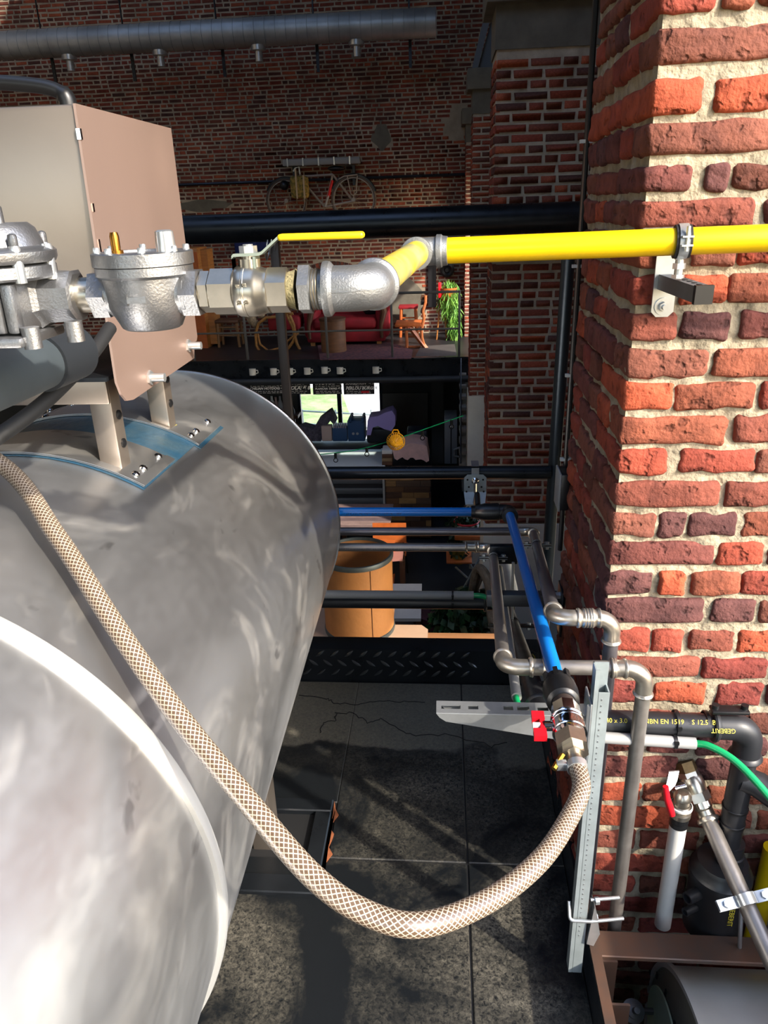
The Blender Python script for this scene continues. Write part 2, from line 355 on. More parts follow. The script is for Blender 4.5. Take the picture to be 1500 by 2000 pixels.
# lower back wall under the balcony with two window openings
wx0, wxm0, wxm1, wx1 = at(583, 800, Y=YF).x, at(660, 800, Y=YF).x, at(668, 800, Y=YF).x, at(748, 800, Y=YF).x
wz1 = at(660, 742, Y=YF).z; wz0 = at(660, 925, Y=YF).z
lw = MB(); lw.span((-8, YF, ZG), (wx0, YF + .3, -2.35)).span((wx1, YF, ZG), (XW, YF + .3, -2.35)).span((wx0, YF, wz1), (wx1, YF + .3, -2.35)).span((wx0, YF, ZG), (wx1, YF + .3, wz0))
struct('wall_back_lower', lw, M('dark_plaster', '4a4844', .9, var=.15, vs=2))
wf = MB(); fr = .05
for a, b in ((wx0, wxm0), (wxm1, wx1)):
    pass
win = MB(); win.span((wx0, YF - .03, wz0), (wx0 + fr, YF + .05, wz1)).span((wxm0, YF - .03, wz0), (wxm1, YF + .05, wz1)).span((wx1 - fr, YF - .03, wz0), (wx1, YF + .05, wz1)).span((wx0, YF - .03, wz1 - fr), (wx1, YF + .05, wz1)).span((wx0, YF - .03, wz0), (wx1, YF + .05, wz0 + fr))
w1 = struct('window_1', win, BLK)
gm = bpy.data.materials.new('glass'); gm.use_nodes = True; gn = gm.node_tree.nodes; gl = gm.node_tree.links
gt = gn.new('ShaderNodeBsdfTransparent'); gg = gn.new('ShaderNodeBsdfGlossy'); gg.inputs[1].default_value = .02; gx = gn.new('ShaderNodeMixShader'); gf = gn.new('ShaderNodeFresnel')
gl.new(gf.outputs[0], gx.inputs[0]); gl.new(gt.outputs[0], gx.inputs[1]); gl.new(gg.outputs[0], gx.inputs[2]); gl.new(gx.outputs[0], gn['Material Output'].inputs[0])
for a, b in ((wx0 + fr, wxm0), (wxm1, wx1 - fr)): MB().span((a, YF + .02, wz0 + fr), (b, YF + .024, wz1 - fr)).build('pane', gm, w1)
# outdoors: road, grass bank, railing
GRASS = M('grass', '7c9450', .9, col2='b0c285', vs=3, bump=.8, bs=30)
ROAD = M('pale_road', 'd8d4cc', .9, var=.05, vs=1)
struct('ground', MB().add([(-30, YF + .4, ZG), (20, YF + .4, ZG), (20, 60, ZG + .3), (-30, 60, ZG + .3)], [(0, 1, 2, 3)]), ROAD)
g0 = at(583, 900, Y=17); mb = MB(); pts = [(at(586, 880, Z=-4.5)), (at(662, 860, Z=-4.5)), (at(700, 845, Z=-4.5)), (at(680, 800, Z=-4.5)), at(664, 757, Z=-4.4), at(580, 757, Z=-4.4)]
pts = [V((-3.2, 13.2, -4.5))] + [p for p in pts[1:] if p.y > 12.9] + [pts[-1] + V((-6, 0, 0))]
mb.prism([(p.x, p.y, p.z) for p in pts], (0, 0, -.12)); struct('lawn', mb, GRASS)
rl = thing('railing', 'grey metal railing outside the balcony windows beside the lawn', 'railing', (at(670, 870, Y=15).x, 15, ZG))
for y0, y1 in ((801, 812), (826, 838)):
    MB().tube([at(560, y0, Y=15), at(760, y1, Y=15)], .02, 8).build('rail', GALV, rl)
for x in (590, 655, 725): MB().tube([at(x, 800, Y=15), (at(x, 800, Y=15).x, 15, ZG)], .02, 8).build('post', GALV, rl)
# other shell pieces
struct('floor_ground', MB().span((-8, -4, ZG - .1), (XW, YF, ZG)), M('floor_dark', '2e3236', .35, var=.45, vs=1.2, vr=.12))
WALLW = M('wall_limewash', '8f8a80', .9, var=.15, vs=1.5)
struct('wall_left', MB().span((-8.3, -4, ZG), (-8, YF, 6.2)), MORTF)
rw = MB()
def rwall(y0, y1, openings):
    ys = y0
    for (a, b, z0, z1) in openings:
        rw.span((XW, ys, ZG), (XW + .35, a, 6.2)); rw.span((XW, a, ZG), (XW + .35, b, z0)); rw.span((XW, a, z1), (XW + .35, b, 6.2)); ys = b
    rw.span((XW, ys, ZG), (XW + .35, y1, 6.2))
rwall(-4, YF, [(-2.6, 1.27, -.92, 2.6), (1.9, 3.5, -2.2, -.95), (6.0, 7.6, -2.6, -1.4), (9.75, 12.0, -1.5, .3)])  # farther openings unseen, placed and sized so sun strikes drum and sofa
struct('wall_right', rw, MORTM)
# wall behind the photographer; its window is added for sky light and reflections
bw = MB(); bw.span((-8, -4.3, ZG), (XW, -4, -1.2)).span((-8, -4.3, 1.4), (XW, -4, 6.2)).span((-8, -4.3, -1.2), (-3.4, -4, 1.4)).span((-.4, -4.3, -1.2), (XW, -4, 1.4)).span((-2.1, -4.3, -1.2), (-1.8, -4, 1.4))
struct('wall_front', bw, WALLW)
rf = MB(); ROOFW = M('roof_timber', '1c1814', .9)
ROOF_OPENINGS = [(-4.2, -.2, -3.0, 2.4), (-6.5, -4.6, 4.5, 7.5), (-6.0, -2.2, 8.8, 9.7)]  # skylights in the unseen roof; the last is added to brighten the duct
x0, x1 = -8.3, XW + .35; y0, y1 = -4.3, YF + .3; zz = 6.2
def roof(x0, x1, y0, y1, ops):
    xs = sorted({x0, x1, *[o[0] for o in ops], *[o[1] for o in ops]}); ys = sorted({y0, y1, *[o[2] for o in ops], *[o[3] for o in ops]})
    for i in range(len(xs) - 1):
        for j in range(len(ys) - 1):
            cx = (xs[i] + xs[i + 1]) / 2; cy = (ys[j] + ys[j + 1]) / 2
            if not any(o[0] < cx < o[1] and o[2] < cy < o[3] for o in ops): rf.span((xs[i], ys[j], zz), (xs[i + 1], ys[j + 1], zz + .15))
roof(x0, x1, y0, y1, ROOF_OPENINGS); struct('ceiling', rf, ROOFW)
for a, b, c, d in ROOF_OPENINGS: portal('roof_opening_portal', ((a + b) / 2, (c + d) / 2, zz + .1), (0, 0, 0), b - a, d - c)
portal('window_portal', (XW + .3, -.66, .84), (0, PI / 2, 0), 3.5, 3.8)
portal('added_window_portal', (-1.9, -4.2, .1), (PI / 2, 0, 0), 3.0, 2.6)

# ------------------------------------------------------------------ brick piers of the right wall
def nearbrick(parent, lo, hi, seed, mat=B_NEAR):
    R = random.Random(seed); bm = bmesh.new(); bmesh.ops.create_cube(bm, size=2)
    d = V(hi) - V(lo); nx = max(2, int(d.x / .022)); 
    bmesh.ops.subdivide_edges(bm, edges=bm.edges[:], cuts=5 if d.x < .25 and seed % 1 == 0 else 5, use_grid_fill=True)
    c = (V(lo) + V(hi)) / 2; bv = .0055; off = OFF[parent.name]
    for v in bm.verts:
        q = v.co.copy(); w = V((0, 0, 0))
        for i in range(3):
            t = q[i]; h = d[i] / 2
            # grid -1,-.67,-.33,0,.33,.67,1 -> concentrated at the edges
            s = math.copysign({0: 0, 1: .38, 2: .80, 3: 1}[round(abs(t) * 3)], t)
            w[i] = s * h if abs(s) in (0, .38, 1) else math.copysign(h - min(bv, h * .4), t)
        k = sum(1 for i in range(3) if abs(abs(q[i]) - 1) < .01)
        if k >= 2:
            for i in range(3):
                if abs(abs(q[i]) - 1) < .01: w[i] -= math.copysign(bv * (.42 if k == 2 else .6), q[i])
        p = c + w; nz = noise.noise_vector(p * 28 + V((seed * .7, 0, 0))); n2 = noise.noise_vector(p * 75 + V((seed, 3, 1)))
        p += V((nz.x * .0045, nz.y * .003, nz.z * .0055)) + n2 * .0026
        v.co = p - off
    m = bpy.data.meshes.new('brick'); bm.to_mesh(m); bm.free(); m.materials.append(mat); m.shade_smooth()
    o = bpy.data.objects.new('brick', m); o.parent = parent; COL.objects.link(o)
rows = [  # y0,y1 at the corner, [(x0,x1)...] of the front face, measured on the photograph
 (-175,-128,[(1296,1420),(1440,1700)]),(-100,-50,[(1290,1500),(1520,1700)]),
 (-35,28,[(1281,1397),(1412,1475),(1484,1640)]),(57,125,[(1277,1530),(1545,1660)]),(155,227,[(1265,1369),(1397,1560)]),(240,304,[(1258,1515),(1530,1620)]),
 (324,377,[(1252,1353),(1377,1423),(1433,1535)]),(393,448,[(1247,1473),(1490,1590)]),(467,525,[(1237,1336),(1351,1436),(1444,1600)]),(540,597,[(1233,1316),(1327,1418),(1424,1600)]),
 (613,667,[(1229,1323),(1329,1424),(1444,1540)]),(685,739,[(1220,1380),(1393,1560)]),(749,801,[(1216,1313),(1319,1473),(1484,1570)]),(816,869,[(1210,1419),(1433,1530)]),
 (879,926,[(1203,1301),(1328,1474),(1480,1560)]),(942,989,[(1200,1405),(1417,1540)]),(1003,1048,[(1194,1280),(1287,1338),(1346,1440),(1452,1530)]),(1060,1103,[(1192,1393),(1402,1493),(1500,1560)]),
 (1117,1161,[(1185,1273),(1287,1338),(1350,1446),(1450,1540)]),(1170,1214,[(1183,1375),(1391,1475),(1483,1560)]),(1229,1271,[(1180,1270),(1274,1336),(1346,1435),(1441,1540)]),(1283,1321,[(1177,1365),(1372,1500),(1510,1560)]),
 (1331,1372,[(1176,1270),(1276,1380),(1400,1490),(1500,1540)]),(1386,1426,[(1175,1330),(1340,1440),(1450,1540)]),(1436,1468,[(1173,1260),(1266,1350),(1360,1500)]),
 (1477,1517,[(1172,1324),(1357,1441),(1450,1540)]),(1529,1563,[(1171,1250),(1258,1372),(1384,1440),(1450,1530)]),(1575,1611,[(1170,1330),(1342,1470),(1480,1540)]),(1623,1656,[(1169,1242),(1250,1364),(1374,1440),(1450,1530)]),
 (1668,1700,[(1168,1320),(1330,1430),(1440,1530)]),(1711,1740,[(1167,1240),(1250,1340),(1350,1500)]),(1751,1779,[(1166,1300),(1308,1400),(1410,1530)]),(1790,1816,[(1165,1240),(1248,1350),(1360,1500)]),
 (1827,1852,[(1164,1300),(1310,1420),(1430,1520)]),(1863,1886,[(1163,1240),(1250,1360),(1370,1500)]),(1897,1919,[(1162,1300),(1310,1400)]),(1930,1951,[(1161,1240),(1250,1360)]),(1961,1981,[(1160,1300),(1310,1400)])]
P1Y0, P1Y1 = 1.28, 1.78
# mortar core, its visible faces gently uneven
core = MB(); nx, nz_, ny = 60, 260, 40; x0, x1 = XP + .007, XW
z0, z1 = -2.6, 1.8
def gridface(fn, nu, nv):
    vs = [fn(i / nu, j / nv) for j in range(nv + 1) for i in range(nu + 1)]
    core.add(vs, [(j * (nu + 1) + i, j * (nu + 1) + i + 1, (j + 1) * (nu + 1) + i + 1, (j + 1) * (nu + 1) + i) for j in range(nv) for i in range(nu)])
def nz3(p, s, a): return noise.noise(p * s) * a
def ff(u, v):
    p = V((x0 + (x1 - x0) * u, P1Y0 + .004, z0 + (z1 - z0) * v)); e = nz3(p, 22, .006) + nz3(p, 60, .0035) ; return p + V((.003 * noise.noise(p * 30) if u > 0 else 0, e if u > 0 else 0, 0))
def fs_(u, v):
    p = V((x0, P1Y0 + .004 + (P1Y1 - P1Y0) * u, z0 + (z1 - z0) * v)); e = nz3(p, 22, .006) + nz3(p, 60, .0035); return p + V((e if u > 0 else 0, 0, 0))
gridface(ff, 110, 500); gridface(fs_, 80, 500)
core.span((x0 + .02, P1Y0 + .03, ZG), (x1, P1Y1, 6.2))
pier = struct('wall_pier', core, MORT, ang=80)
sd_ = 1
for ri, (ya, yb, xs) in enumerate(rows):
    xe = at(xs[-1][1], (ya + yb) / 2, Y=P1Y0).x; xs = [(at(a, (ya + yb) / 2, Y=P1Y0).x, at(b, (ya + yb) / 2, Y=P1Y0).x) for a, b in xs]; xm = rows[ri][2][0][0]
    while xe < .80: w_ = random.choice((.19, .10, .18)); xs.append((xe + .013, xe + w_)); xe += w_
    za = at(xm, ya, Y=P1Y0).z; zb = at(xm, yb, Y=P1Y0).z; ym = (ya + yb) / 2
    for k, (a, b) in enumerate(xs):
        xa = a if k else XP; xb = min(b, .94)
        if xa > .86: continue
        dy = (.10 if (xb - xa) > .12 else .20) if k == 0 else .08
        nearbrick(pier, (xa, P1Y0 + random.uniform(-.006, -.002), zb), (xb, P1Y0 + dy, za), sd_); sd_ += 1
        if k == 0: y = P1Y0 + dy + .012
    while y < P1Y1 - .03:
        w = random.choice((.19, .095, .10)); e = min(y + w, P1Y1)
        if P1Y1 - e < .04: e = P1Y1
        nearbrick(pier, (XP + random.uniform(-.005, .0), y, zb + random.uniform(-.003, .003)), (XP + .08, e - .012, za + random.uniform(-.003, .003)), sd_); sd_ += 1; y = e
ztop = at(1300, -185, Y=P1Y0).z; up_ = [q for q in courses(XP, XW, ztop, 1.75, .062, .2, .014, 77)]
place_bricks(pier, up_, ('y', P1Y0 - .002), B_NEAR); place_bricks(pier, courses(P1Y0, P1Y1, ztop, 1.75, .062, .2, .014, 78), ('x', XP - .002), B_NEAR)
mb = MB()
for q in courses(1.80, 5.19, -1.0, 3.2, .0585, .2, .016, 81): 
    if not (1.85 < q[0][0] < 3.5 and q[0][1] < -.93): brickunit(mb, q[0], q[1], ('x', XW))
mb.build('brickwork', B_MIDS, bpy.data.objects['wall_right'], flat=True, kind='stuff')
def pierN(Y0, zt, zb, idx, single, xr=XW, dado=-2.27, capz=None):
    mt = MORTM
    c = MB().span((XP + .008, Y0 + .006, zb), (xr, Y0 + .45, zt)); o = struct('wall_pier', c, mt)
    qs = [q for q in courses(XP, xr, dado, zt - .1, .0585, .2, .017, idx) ]
    if single: place_bricks(o, qs[:300], ('y', Y0 + .004), B_MID); rest = qs[300:]
    else: rest = qs
    m = MB()
    for q in rest: brickunit(m, q[0], q[1], ('y', Y0 + .004))
    for q in courses(Y0, Y0 + .45, dado, zt - .1, .0585, .2, .013, idx + 9): brickunit(m, q[0], q[1], ('x', XP + .004))
    m.build('brickwork', B_MIDS, o, flat=True, kind='stuff')
    MB().span((XP - .012, Y0 - .02, zb), (xr, Y0 + .46, dado)).build('plaster_dado', PLAST, o)
    cp = MB(); cp.bev((XP - .06, Y0 - .06, zt + .13), (xr, Y0 + .5, zt + .33), .01).span((XP - .002, Y0 - .005, zt - .1), (xr, Y0 + .46, zt + .13)); cp.build('stone_cap', CONC, o)
    return o
zt2 = at(1000, 96, Y=5.2).z
pierN(5.2, zt2 + .1, ZG, 21, True)
zt3 = at(940, 222, Y=9.2).z
pierN(9.2, zt3 + .1, ZG, 33, True)
pierN(11.95, at(910, 278, Y=11.95).z + .1, ZG, 44, False)
# steel roof trusses resting on the pier caps
for Y0, zt, lab in ((5.2, zt2, 'grey steel roof rafter rising from the nearer pier cap'), (9.2, zt3, 'grey steel roof rafter rising from the second pier cap')):
    t = MB(); z = zt + .43
    t.prism([(XP + .05, Y0 + .1, z), (XW, Y0 + .1, z), (XW, Y0 + .1, z + 1.3), (XP + .45, Y0 + .1, z + 1.3)], (0, .03, 0))
    t.prism([(XP - .06, Y0 + .02, z - .18), (XP + .02, Y0 + .02, z - .1), (XP + .5, Y0 + .02, z + 1.6), (XP + .40, Y0 + .02, z + 1.6)], (0, .2, 0))
    tag(t.build('roof_rafter', M('steel_grey%g' % Y0, '5a6068', .5, .3)), lab, 'beam')

# ------------------------------------------------------------------ the deck the photographer stands on
DX0, DX1 = -2.2, .30
dm = bpy.data.materials.new('deck_rubber'); dm.use_nodes = True
def deckmat(m):
    n = m.node_tree.nodes; l = m.node_tree.links; b = n['Principled BSDF']; tc = n.new('ShaderNodeTexCoord')
    geo = n.new('ShaderNodeNewGeometry')
    no = n.new('ShaderNodeTexNoise'); no.inputs['Scale'].default_value = 2.2; no.inputs['Detail'].default_value = 8; no.inputs['Roughness'].default_value = .62; no.inputs['Distortion'].default_value = .8
    l.new(geo.outputs['Position'], no.inputs[0])
    fine = n.new('ShaderNodeTexNoise'); fine.inputs['Scale'].default_value = 130; fine.inputs['Detail'].default_value = 8; fine.inputs['Distortion'].default_value = .6; fine.inputs['Roughness'].default_value = .75
    l.new(geo.outputs['Position'], fine.inputs[0])
    mu = n.new('ShaderNodeMath'); mu.operation = 'MULTIPLY'
    r = n.new('ShaderNodeMapRange'); r.inputs[1].default_value = .46; r.inputs[2].default_value = .66; l.new(no.outputs[0], r.inputs[0])
    r1 = n.new('ShaderNodeMapRange'); r1.inputs[1].default_value = .38; r1.inputs[2].default_value = .66; l.new(fine.outputs[0], r1.inputs[0])
    l.new(r.outputs[0], mu.inputs[0]); l.new(r1.outputs[0], mu.inputs[1])
    # dusty band with a ragged edge at the far end
    sp = n.new('ShaderNodeSeparateXYZ'); l.new(geo.outputs['Position'], sp.inputs[0])
    wob = n.new('ShaderNodeTexNoise'); wob.inputs['Scale'].default_value = 3.1; wob.inputs['Detail'].default_value = 5; l.new(geo.outputs['Position'], wob.inputs[0])
    a = n.new('ShaderNodeMath'); a.operation = 'MULTIPLY_ADD'; a.inputs[1].default_value = .42; l.new(wob.outputs[0], a.inputs[0]); l.new(sp.outputs[1], a.inputs[2])
    band = n.new('ShaderNodeMapRange'); band.inputs[1].default_value = 2.025; band.inputs[2].default_value = 2.045; l.new(a.outputs[0], band.inputs[0])
    bm_ = n.new('ShaderNodeMath'); bm_.operation = 'MULTIPLY'; r3 = n.new('ShaderNodeMapRange'); r3.inputs[1].default_value = .3; r3.inputs[2].default_value = .6; r3.inputs[3].default_value = .35; l.new(fine.outputs[0], r3.inputs[0])
    l.new(band.outputs[0], bm_.inputs[0]); l.new(r3.outputs[0], bm_.inputs[1])
    mx = n.new('ShaderNodeMath'); mx.operation = 'MAXIMUM'; l.new(mu.outputs[0], mx.inputs[0]); l.new(bm_.outputs[0], mx.inputs[1])
    c = n.new('ShaderNodeMix'); c.data_type = 'RGBA'; l.new(mx.outputs[0], c.inputs[0]); c.inputs[6].default_value = lin('16191c'); c.inputs[7].default_value = lin('746f62')
    l.new(c.outputs[2], b.inputs['Base Color'])
    rr = n.new('ShaderNodeMapRange'); rr.inputs[3].default_value = .30; rr.inputs[4].default_value = .85; l.new(mx.outputs[0], rr.inputs[0]); l.new(rr.outputs[0], b.inputs['Roughness'])
    bp = n.new('ShaderNodeBump'); bp.inputs['Strength'].default_value = .25; bp.inputs['Distance'].default_value = .002; l.new(fine.outputs[0], bp.inputs['Height']); l.new(bp.outputs[0], b.inputs['Normal'])
deckmat(dm)
deck = struct('floor_deck', MB().span((DX0, -1.6, ZD - .12), (DX1 + .01, 2.17, ZD - .004)), RUB)
for (xa, xb, ya, yb) in ((-.62, .055, -.4, 1.405), (.059, DX1, -.4, 1.405), (.059, DX1, 1.409, 2.165), (-.30, .055, 1.409, 2.165), (-2.2, -.30, 1.60, 2.165), (-2.2, -.624, -.4, 1.2), (-2.2, DX1, -1.6, -.404)):
    MB().bev((xa, ya, ZD - .02), (xb, yb, ZD), .0025, 1).build('rubber_sheet', dm, deck)
CR = MB()                                          # cracks in the dried dust film, thin raised ragged lips
def crack(pts):
    P_ = [at(x, y, Z=ZD + .0005) for x, y in pts]; Q = []
    R = random.Random(len(pts))
    for i in range(len(P_) - 1):
        for k in range(5): Q.append(P_[i].lerp(P_[i + 1], k / 5) + V((R.uniform(-.004, .004), R.uniform(-.006, .006), 0)))
    CR.tube(Q + [P_[-1]], .0016, 5)
crack([(585, 1356), (640, 1364), (650, 1372), (690, 1376), (730, 1370), (780, 1370), (830, 1372)])
crack([(625, 1432), (632, 1412), (655, 1408), (656, 1392), (690, 1392), (718, 1412), (745, 1404), (790, 1430), (820, 1438), (880, 1434), (960, 1458), (990, 1450)])
CR.build('film_crack', DARKW, deck)
# raised edge: chequer plate at the far end, rusty angle along the right side
lip = MB().span((DX0, 2.17, ZD - .12), (DX1 + .02, 2.178, -1.419)).span((DX0, 2.178, -1.43), (DX1 + .02, 2.25, -1.419))
kp = tag(lip.build('kick_plate', BLK), 'black chequer plate kick board across the far end of the deck', 'kick plate')
lg = MB()
for r_ in range(3):
    for k in range(46):
        x = DX0 + .05 * k + .025 * (r_ % 2) + .02; z = -1.435 - .038 * r_; s = 1 if r_ % 2 else -1
        pts = [V((x + s * (-.015 + .0038 * i) , 2.168, z + .012 - .0030 * i - .0012 * math.sin(i * .4))) for i in range(9)]
        lg.tube(pts, [.001, .003, .0045, .0052, .0054, .0052, .0045, .003, .001], 6)
lg.build('raised_lug', M('lug_pale', '6a6e72', .3, .9), kp, kind='stuff')  # lugs a lighter grey than the plate so the pattern shows
ed = thing('edge_angle', 'rusty steel angle edging the right side of the black deck', 'angle', (.31, 1.2, ZD))
MB().span((DX1, -1.6, ZD - .25), (DX1 + .008, 2.17, -1.45)).build('web', BLK, ed)
MB().span((DX1 + .001, -1.6, -1.452), (DX1 + .022, 1.27, -1.444)).span((DX1 + .009, .9, -1.7), (DX1 + .013, 1.27, -1.452)).build('flange', RUST, ed)
MB().cyl((DX1 - .002, .99, -1.53), (DX1 - .006, .99, -1.53), .012).cyl((DX1 - .005, .99, -1.53), (DX1 - .012, .99, -1.53), .006, n=6).build('bolt', ZINC, ed)
xb0 = .32; rb = thing('cross_bar', 'rusty flat steel bar running right from the deck edge past the wall', 'steel bar', (.6, 1.13, -1.46))
MB().bev((xb0, 1.095, -1.462), (1.0, 1.155, -1.450), .002, 1).span((xb0, 1.15, -1.50), (1.0, 1.155, -1.455)).build('bar', RUST, rb)
MB().span((.318, 1.0, -2.0), (.36, 1.005, -1.46)).span((.318, 1.09, -2.4), (.355, 1.10, -1.46)).build('bracket', RUST, rb)

# ------------------------------------------------------------------ the stainless tank
TA = V((-.795, .717, -.875)); TB = V((-.823, 2.16, -.937)); TD = (TB - TA).normalized(); TR = .487
def tsurf(y, ang, r=TR):                           # point on the shell: y along the hall, ang from the top toward +X
    c = TA + TD * ((y - TA.y) / TD.y); up = (V((0, 0, 1)) - TD * TD.z).normalized(); rt = TD.cross(up)
    return c + up * (r * math.cos(ang)) + rt * (r * math.sin(ang))
LT = (TB - TA).length
tank = thing('storage_tank', 'large horizontal brushed stainless steel tank lying on the black deck', 'tank', (-.81, 1.4, ZD))
MB().lathe([(.3, -1.15), (.45, -1.13), (TR - .012, -1.05), (TR - .006, -.9), (TR - .004, 0.004), (TR - .004, .01)], TA, TD, 160).build('front_shell', TANK, tank, ang=50)
MB().lathe([(TR - .006, -.002), (TR + .0035, -.002), (TR + .0045, .003), (TR + .0045, .014), (TR + .0035, .018), (TR - .006, .018)], TA, TD, 160, closed=True).build('seam_band', M('seam_steel', 'e6e6e2', .32, .55), tank, label='bright polished seam band')
MB().lathe([(TR - .02, 0.01), (TR, .02), (TR, LT - .006), (TR - .003, LT)], TA, TD, 160, caps=False).build('rear_shell', TANK, tank, ang=50)
MB().lathe([(TR - .006, LT - .008), (TR + .004, LT - .008), (TR + .004, LT + .004), (TR - .006, LT + .004)], TA, TD, 160, closed=True).build('end_rim', POL, tank)
MB().lathe([(TR - .004, LT), (.42, LT + .012), (.3, LT + .03), (.1, LT + .045), (.001, LT + .046)], TA, TD, 96).build('end_plate', TANK, tank)
def patch(y0, y1, a0, a1, dr, name, mat, n=28, th=.0015, skew=0, lab=None):
    mb = MB(); vs = []; m = 6
    for s in (0, 1):
        for i in range(n + 1):
            for j in range(m + 1):
                a = a0 + (a1 - a0) * i / n; y = y0 + (y1 - y0) * j / m
                vs.append(tsurf(y, a, TR + dr + (th if s else 0)))
    N = (n + 1) * (m + 1); fs = []
    for s in (0, 1):
        for i in range(n):
            for j in range(m):
                q = [s * N + i * (m + 1) + j, s * N + (i + 1) * (m + 1) + j, s * N + (i + 1) * (m + 1) + j + 1, s * N + i * (m + 1) + j + 1]; fs.append(q if s else q[::-1])
    bd = [i * (m + 1) for i in range(n + 1)]; bd2 = [i * (m + 1) + m for i in range(n + 1)]
    for L in (bd, bd2):
        for i in range(n): fs.append((L[i], L[i + 1], N + L[i + 1], N + L[i]))
    for i in (0, n):
        for j in range(m): k = i * (m + 1) + j; fs.append((k, k + 1, N + k + 1, N + k))
    mb.add(vs, fs); return mb.build(name, mat, tank, ang=40, label=lab)
A = math.radians
FILM = M('blue_film', '2c5f80', .35, .5, col2='56707e', vs=12, bump=.3, bs=60)
patch(1.229, 1.416, A(-60), A(30.9), .001, 'protective_film', FILM, lab='torn blue protective film under the plate')
patch(1.40, 1.56, A(-60), A(31.0), .001, 'protective_film', FILM, lab='blue protective film left between the plates')
patch(1.545, 1.742, A(-60), A(32.8), .0008, 'protective_film', FILM)
for k, (y0, y1, a1) in enumerate(((1.235, 1.41, A(30.5)), (1.55, 1.735, A(31.8)))):
    pl = patch(y0, y1, A(-14), a1, .0035, 'saddle_plate', TANK); patch(y0 + .004, y1 - .004, A(-60), A(-15), .0032, 'saddle_plate', TANK)
    patch(y0, y0 + .012, A(-14), a1, .006, 'plate_edge', TANK); patch(y0, y1, a1 - A(2.2), a1, .006, 'plate_edge', TANK)
    for y, a in ((y0 + .03, a1 - A(3.4)), (y0 + .07, a1 - A(3.4)), (y1 - .02, a1 - A(3.4)), (y0 + .02, A(-11)), (y1 - .03, A(-11)), (y1 - .03, A(-18)), (y0 + .02, A(-19)), (y0 + .05, A(-25))):
        c = tsurf(y, a, TR + .005); nn = (c - tsurf(y, a, TR - .1)).normalized()
        MB().lathe([(.0085, -.001), (.0085, .002), (.0065, .005), (.003, .0065), (.0005, .007)], c, nn, 14).build('rivet', POL, tank)
# tank foot standing in a steel frame let into the deck
ft = MB()
ft.bev((-.50, 1.43, -1.57), (-.445, 1.50, -1.02), .004); ft.build('leg', SHEET, tank)
MB().bev((-.56, 1.36, -1.575), (-.36, 1.55, -1.563), .002, 1).build('foot_plate', M('worn_plate', 'a58a60', .4, .6, var=.2, vs=10), tank)
cr = thing('foot_frame', 'black welded frame around the tank foot on the deck', 'frame', (-.45, 1.45, ZD))
for a, b in (((-.60, 1.29, ZD - .02), (-.31, 1.345, ZD + .012)), ((-.60, 1.555, ZD - .02), (-.31, 1.60, ZD + .012)), ((-.355, 1.345, ZD - .02), (-.31, 1.555, ZD + .012)), ((-.64, 1.29, ZD - .02), (-.60, 1.60, ZD + .012))):
    MB().bev(a, b, .003, 1).build('frame_bar', BLK, cr)
rp = MB(); P_ = [V((-.308, 1.33, ZD + .001))] + [V((-.298 + .008 * math.sin(i * 2.1) + .004 * math.sin(i * 5.3), 1.33 + .022 * i, ZD + .001)) for i in range(12)] + [V((-.308, 1.60, ZD + .001))]
rp.prism(P_, (0, 0, .002)); rp.build('rust_strip', M('rust_orange', '9a5a38', .8, var=.3, vs=30), cr)

# ------------------------------------------------------------------ burner box, posts and gas train above the tank
bxx = thing('burner_cabinet', 'stainless steel burner cabinet on posts above the tank, black carrying handle on top', 'cabinet', (-.9, 1.35, -.3))
MB().bev((-1.35, 1.208, -.15), (-.543, 1.625, .148), .006, 2).build('housing', SHEET, bxx)
pp = [(1.192, .150), (1.62, .150), (1.628, .142), (1.628, -.285), (1.615, -.30), (1.60, -.285), (1.60, -.262), (1.575, -.262)]
c0 = at(380, 700, X=-.54); c1 = at(232, 797, X=-.54)
pp = [(1.206, .148), (1.624, .148), (1.624, -.26), (1.616, -.268), (1.60, -.268), (1.585, -.30), (1.24, -.305), (1.212, -.30), (1.196, -.285), (1.186, -.262)]
MB().prism([(-.545, y, z) for y, z in pp], (.004, 0, 0)).build('side_panel', steel('stainless_brick_reflection', 'c4a89b', .48, 2, .03, met=.75, lo=.9), bxx, flat=True)  # pinkish base colour imitates the brick pier reflected in plain steel
for y, z in ((1.555, -.268), (1.325, -.285)):
    MB().cyl((-.56, y, z), (-.512, y, z), .008, n=14).cyl((-.541, y, z), (-.537, y, z), .014, n=6).build('bolt', ZINC, bxx)
hp = spline([(-.55 - .045, 1.30, .150), (-.60, 1.30, .172), (-.64, 1.30, .186), (-.75, 1.30, .196), (-.86, 1.30, .192)], 6)
MB().tube(hp, [.014] * 7 + [.011] * (len(hp) - 7), 12).build('handle', BLKP, bxx)
for z0_, z1_ in ((.10, .115), (.0, .012), (-.06, -.04)):
    MB().span((-.546, 1.203, z0_), (-.5395, 1.209, z1_)).build('weld', POL, bxx)
for k, (x, y, zb_, lab) in enumerate(((-.627, 1.31, -.462, 'nearer square stainless post between tank and burner cabinet'), (-.640, 1.61, -.47, 'farther square stainless post between tank and burner cabinet'))):
    ps = thing('support_post', lab, 'post', (x, y, zb_), 'posts carrying the burner cabinet')
    MB().bev((x - .021, y - .021, zb_), (x + .021, y + .021, -.262), .003, 2).build('tube', SHEET, ps)
    for z in (-.35, -.405): MB().lathe([(.009, 0), (.009, .003), (.004, .006), (.0005, .006)], (x + .021, y, z), (1, 0, 0), 14).build('plug', BLKP, ps)
    MB().lathe([(.036, 0), (.033, .005), (.026, .010)], (x, y, zb_ + .002), (0, 0, 1), 4, ph=PI / 4).build('sealant', M('yellow_sealant%d' % k, '9c9350', .7, var=.3, vs=60), ps)
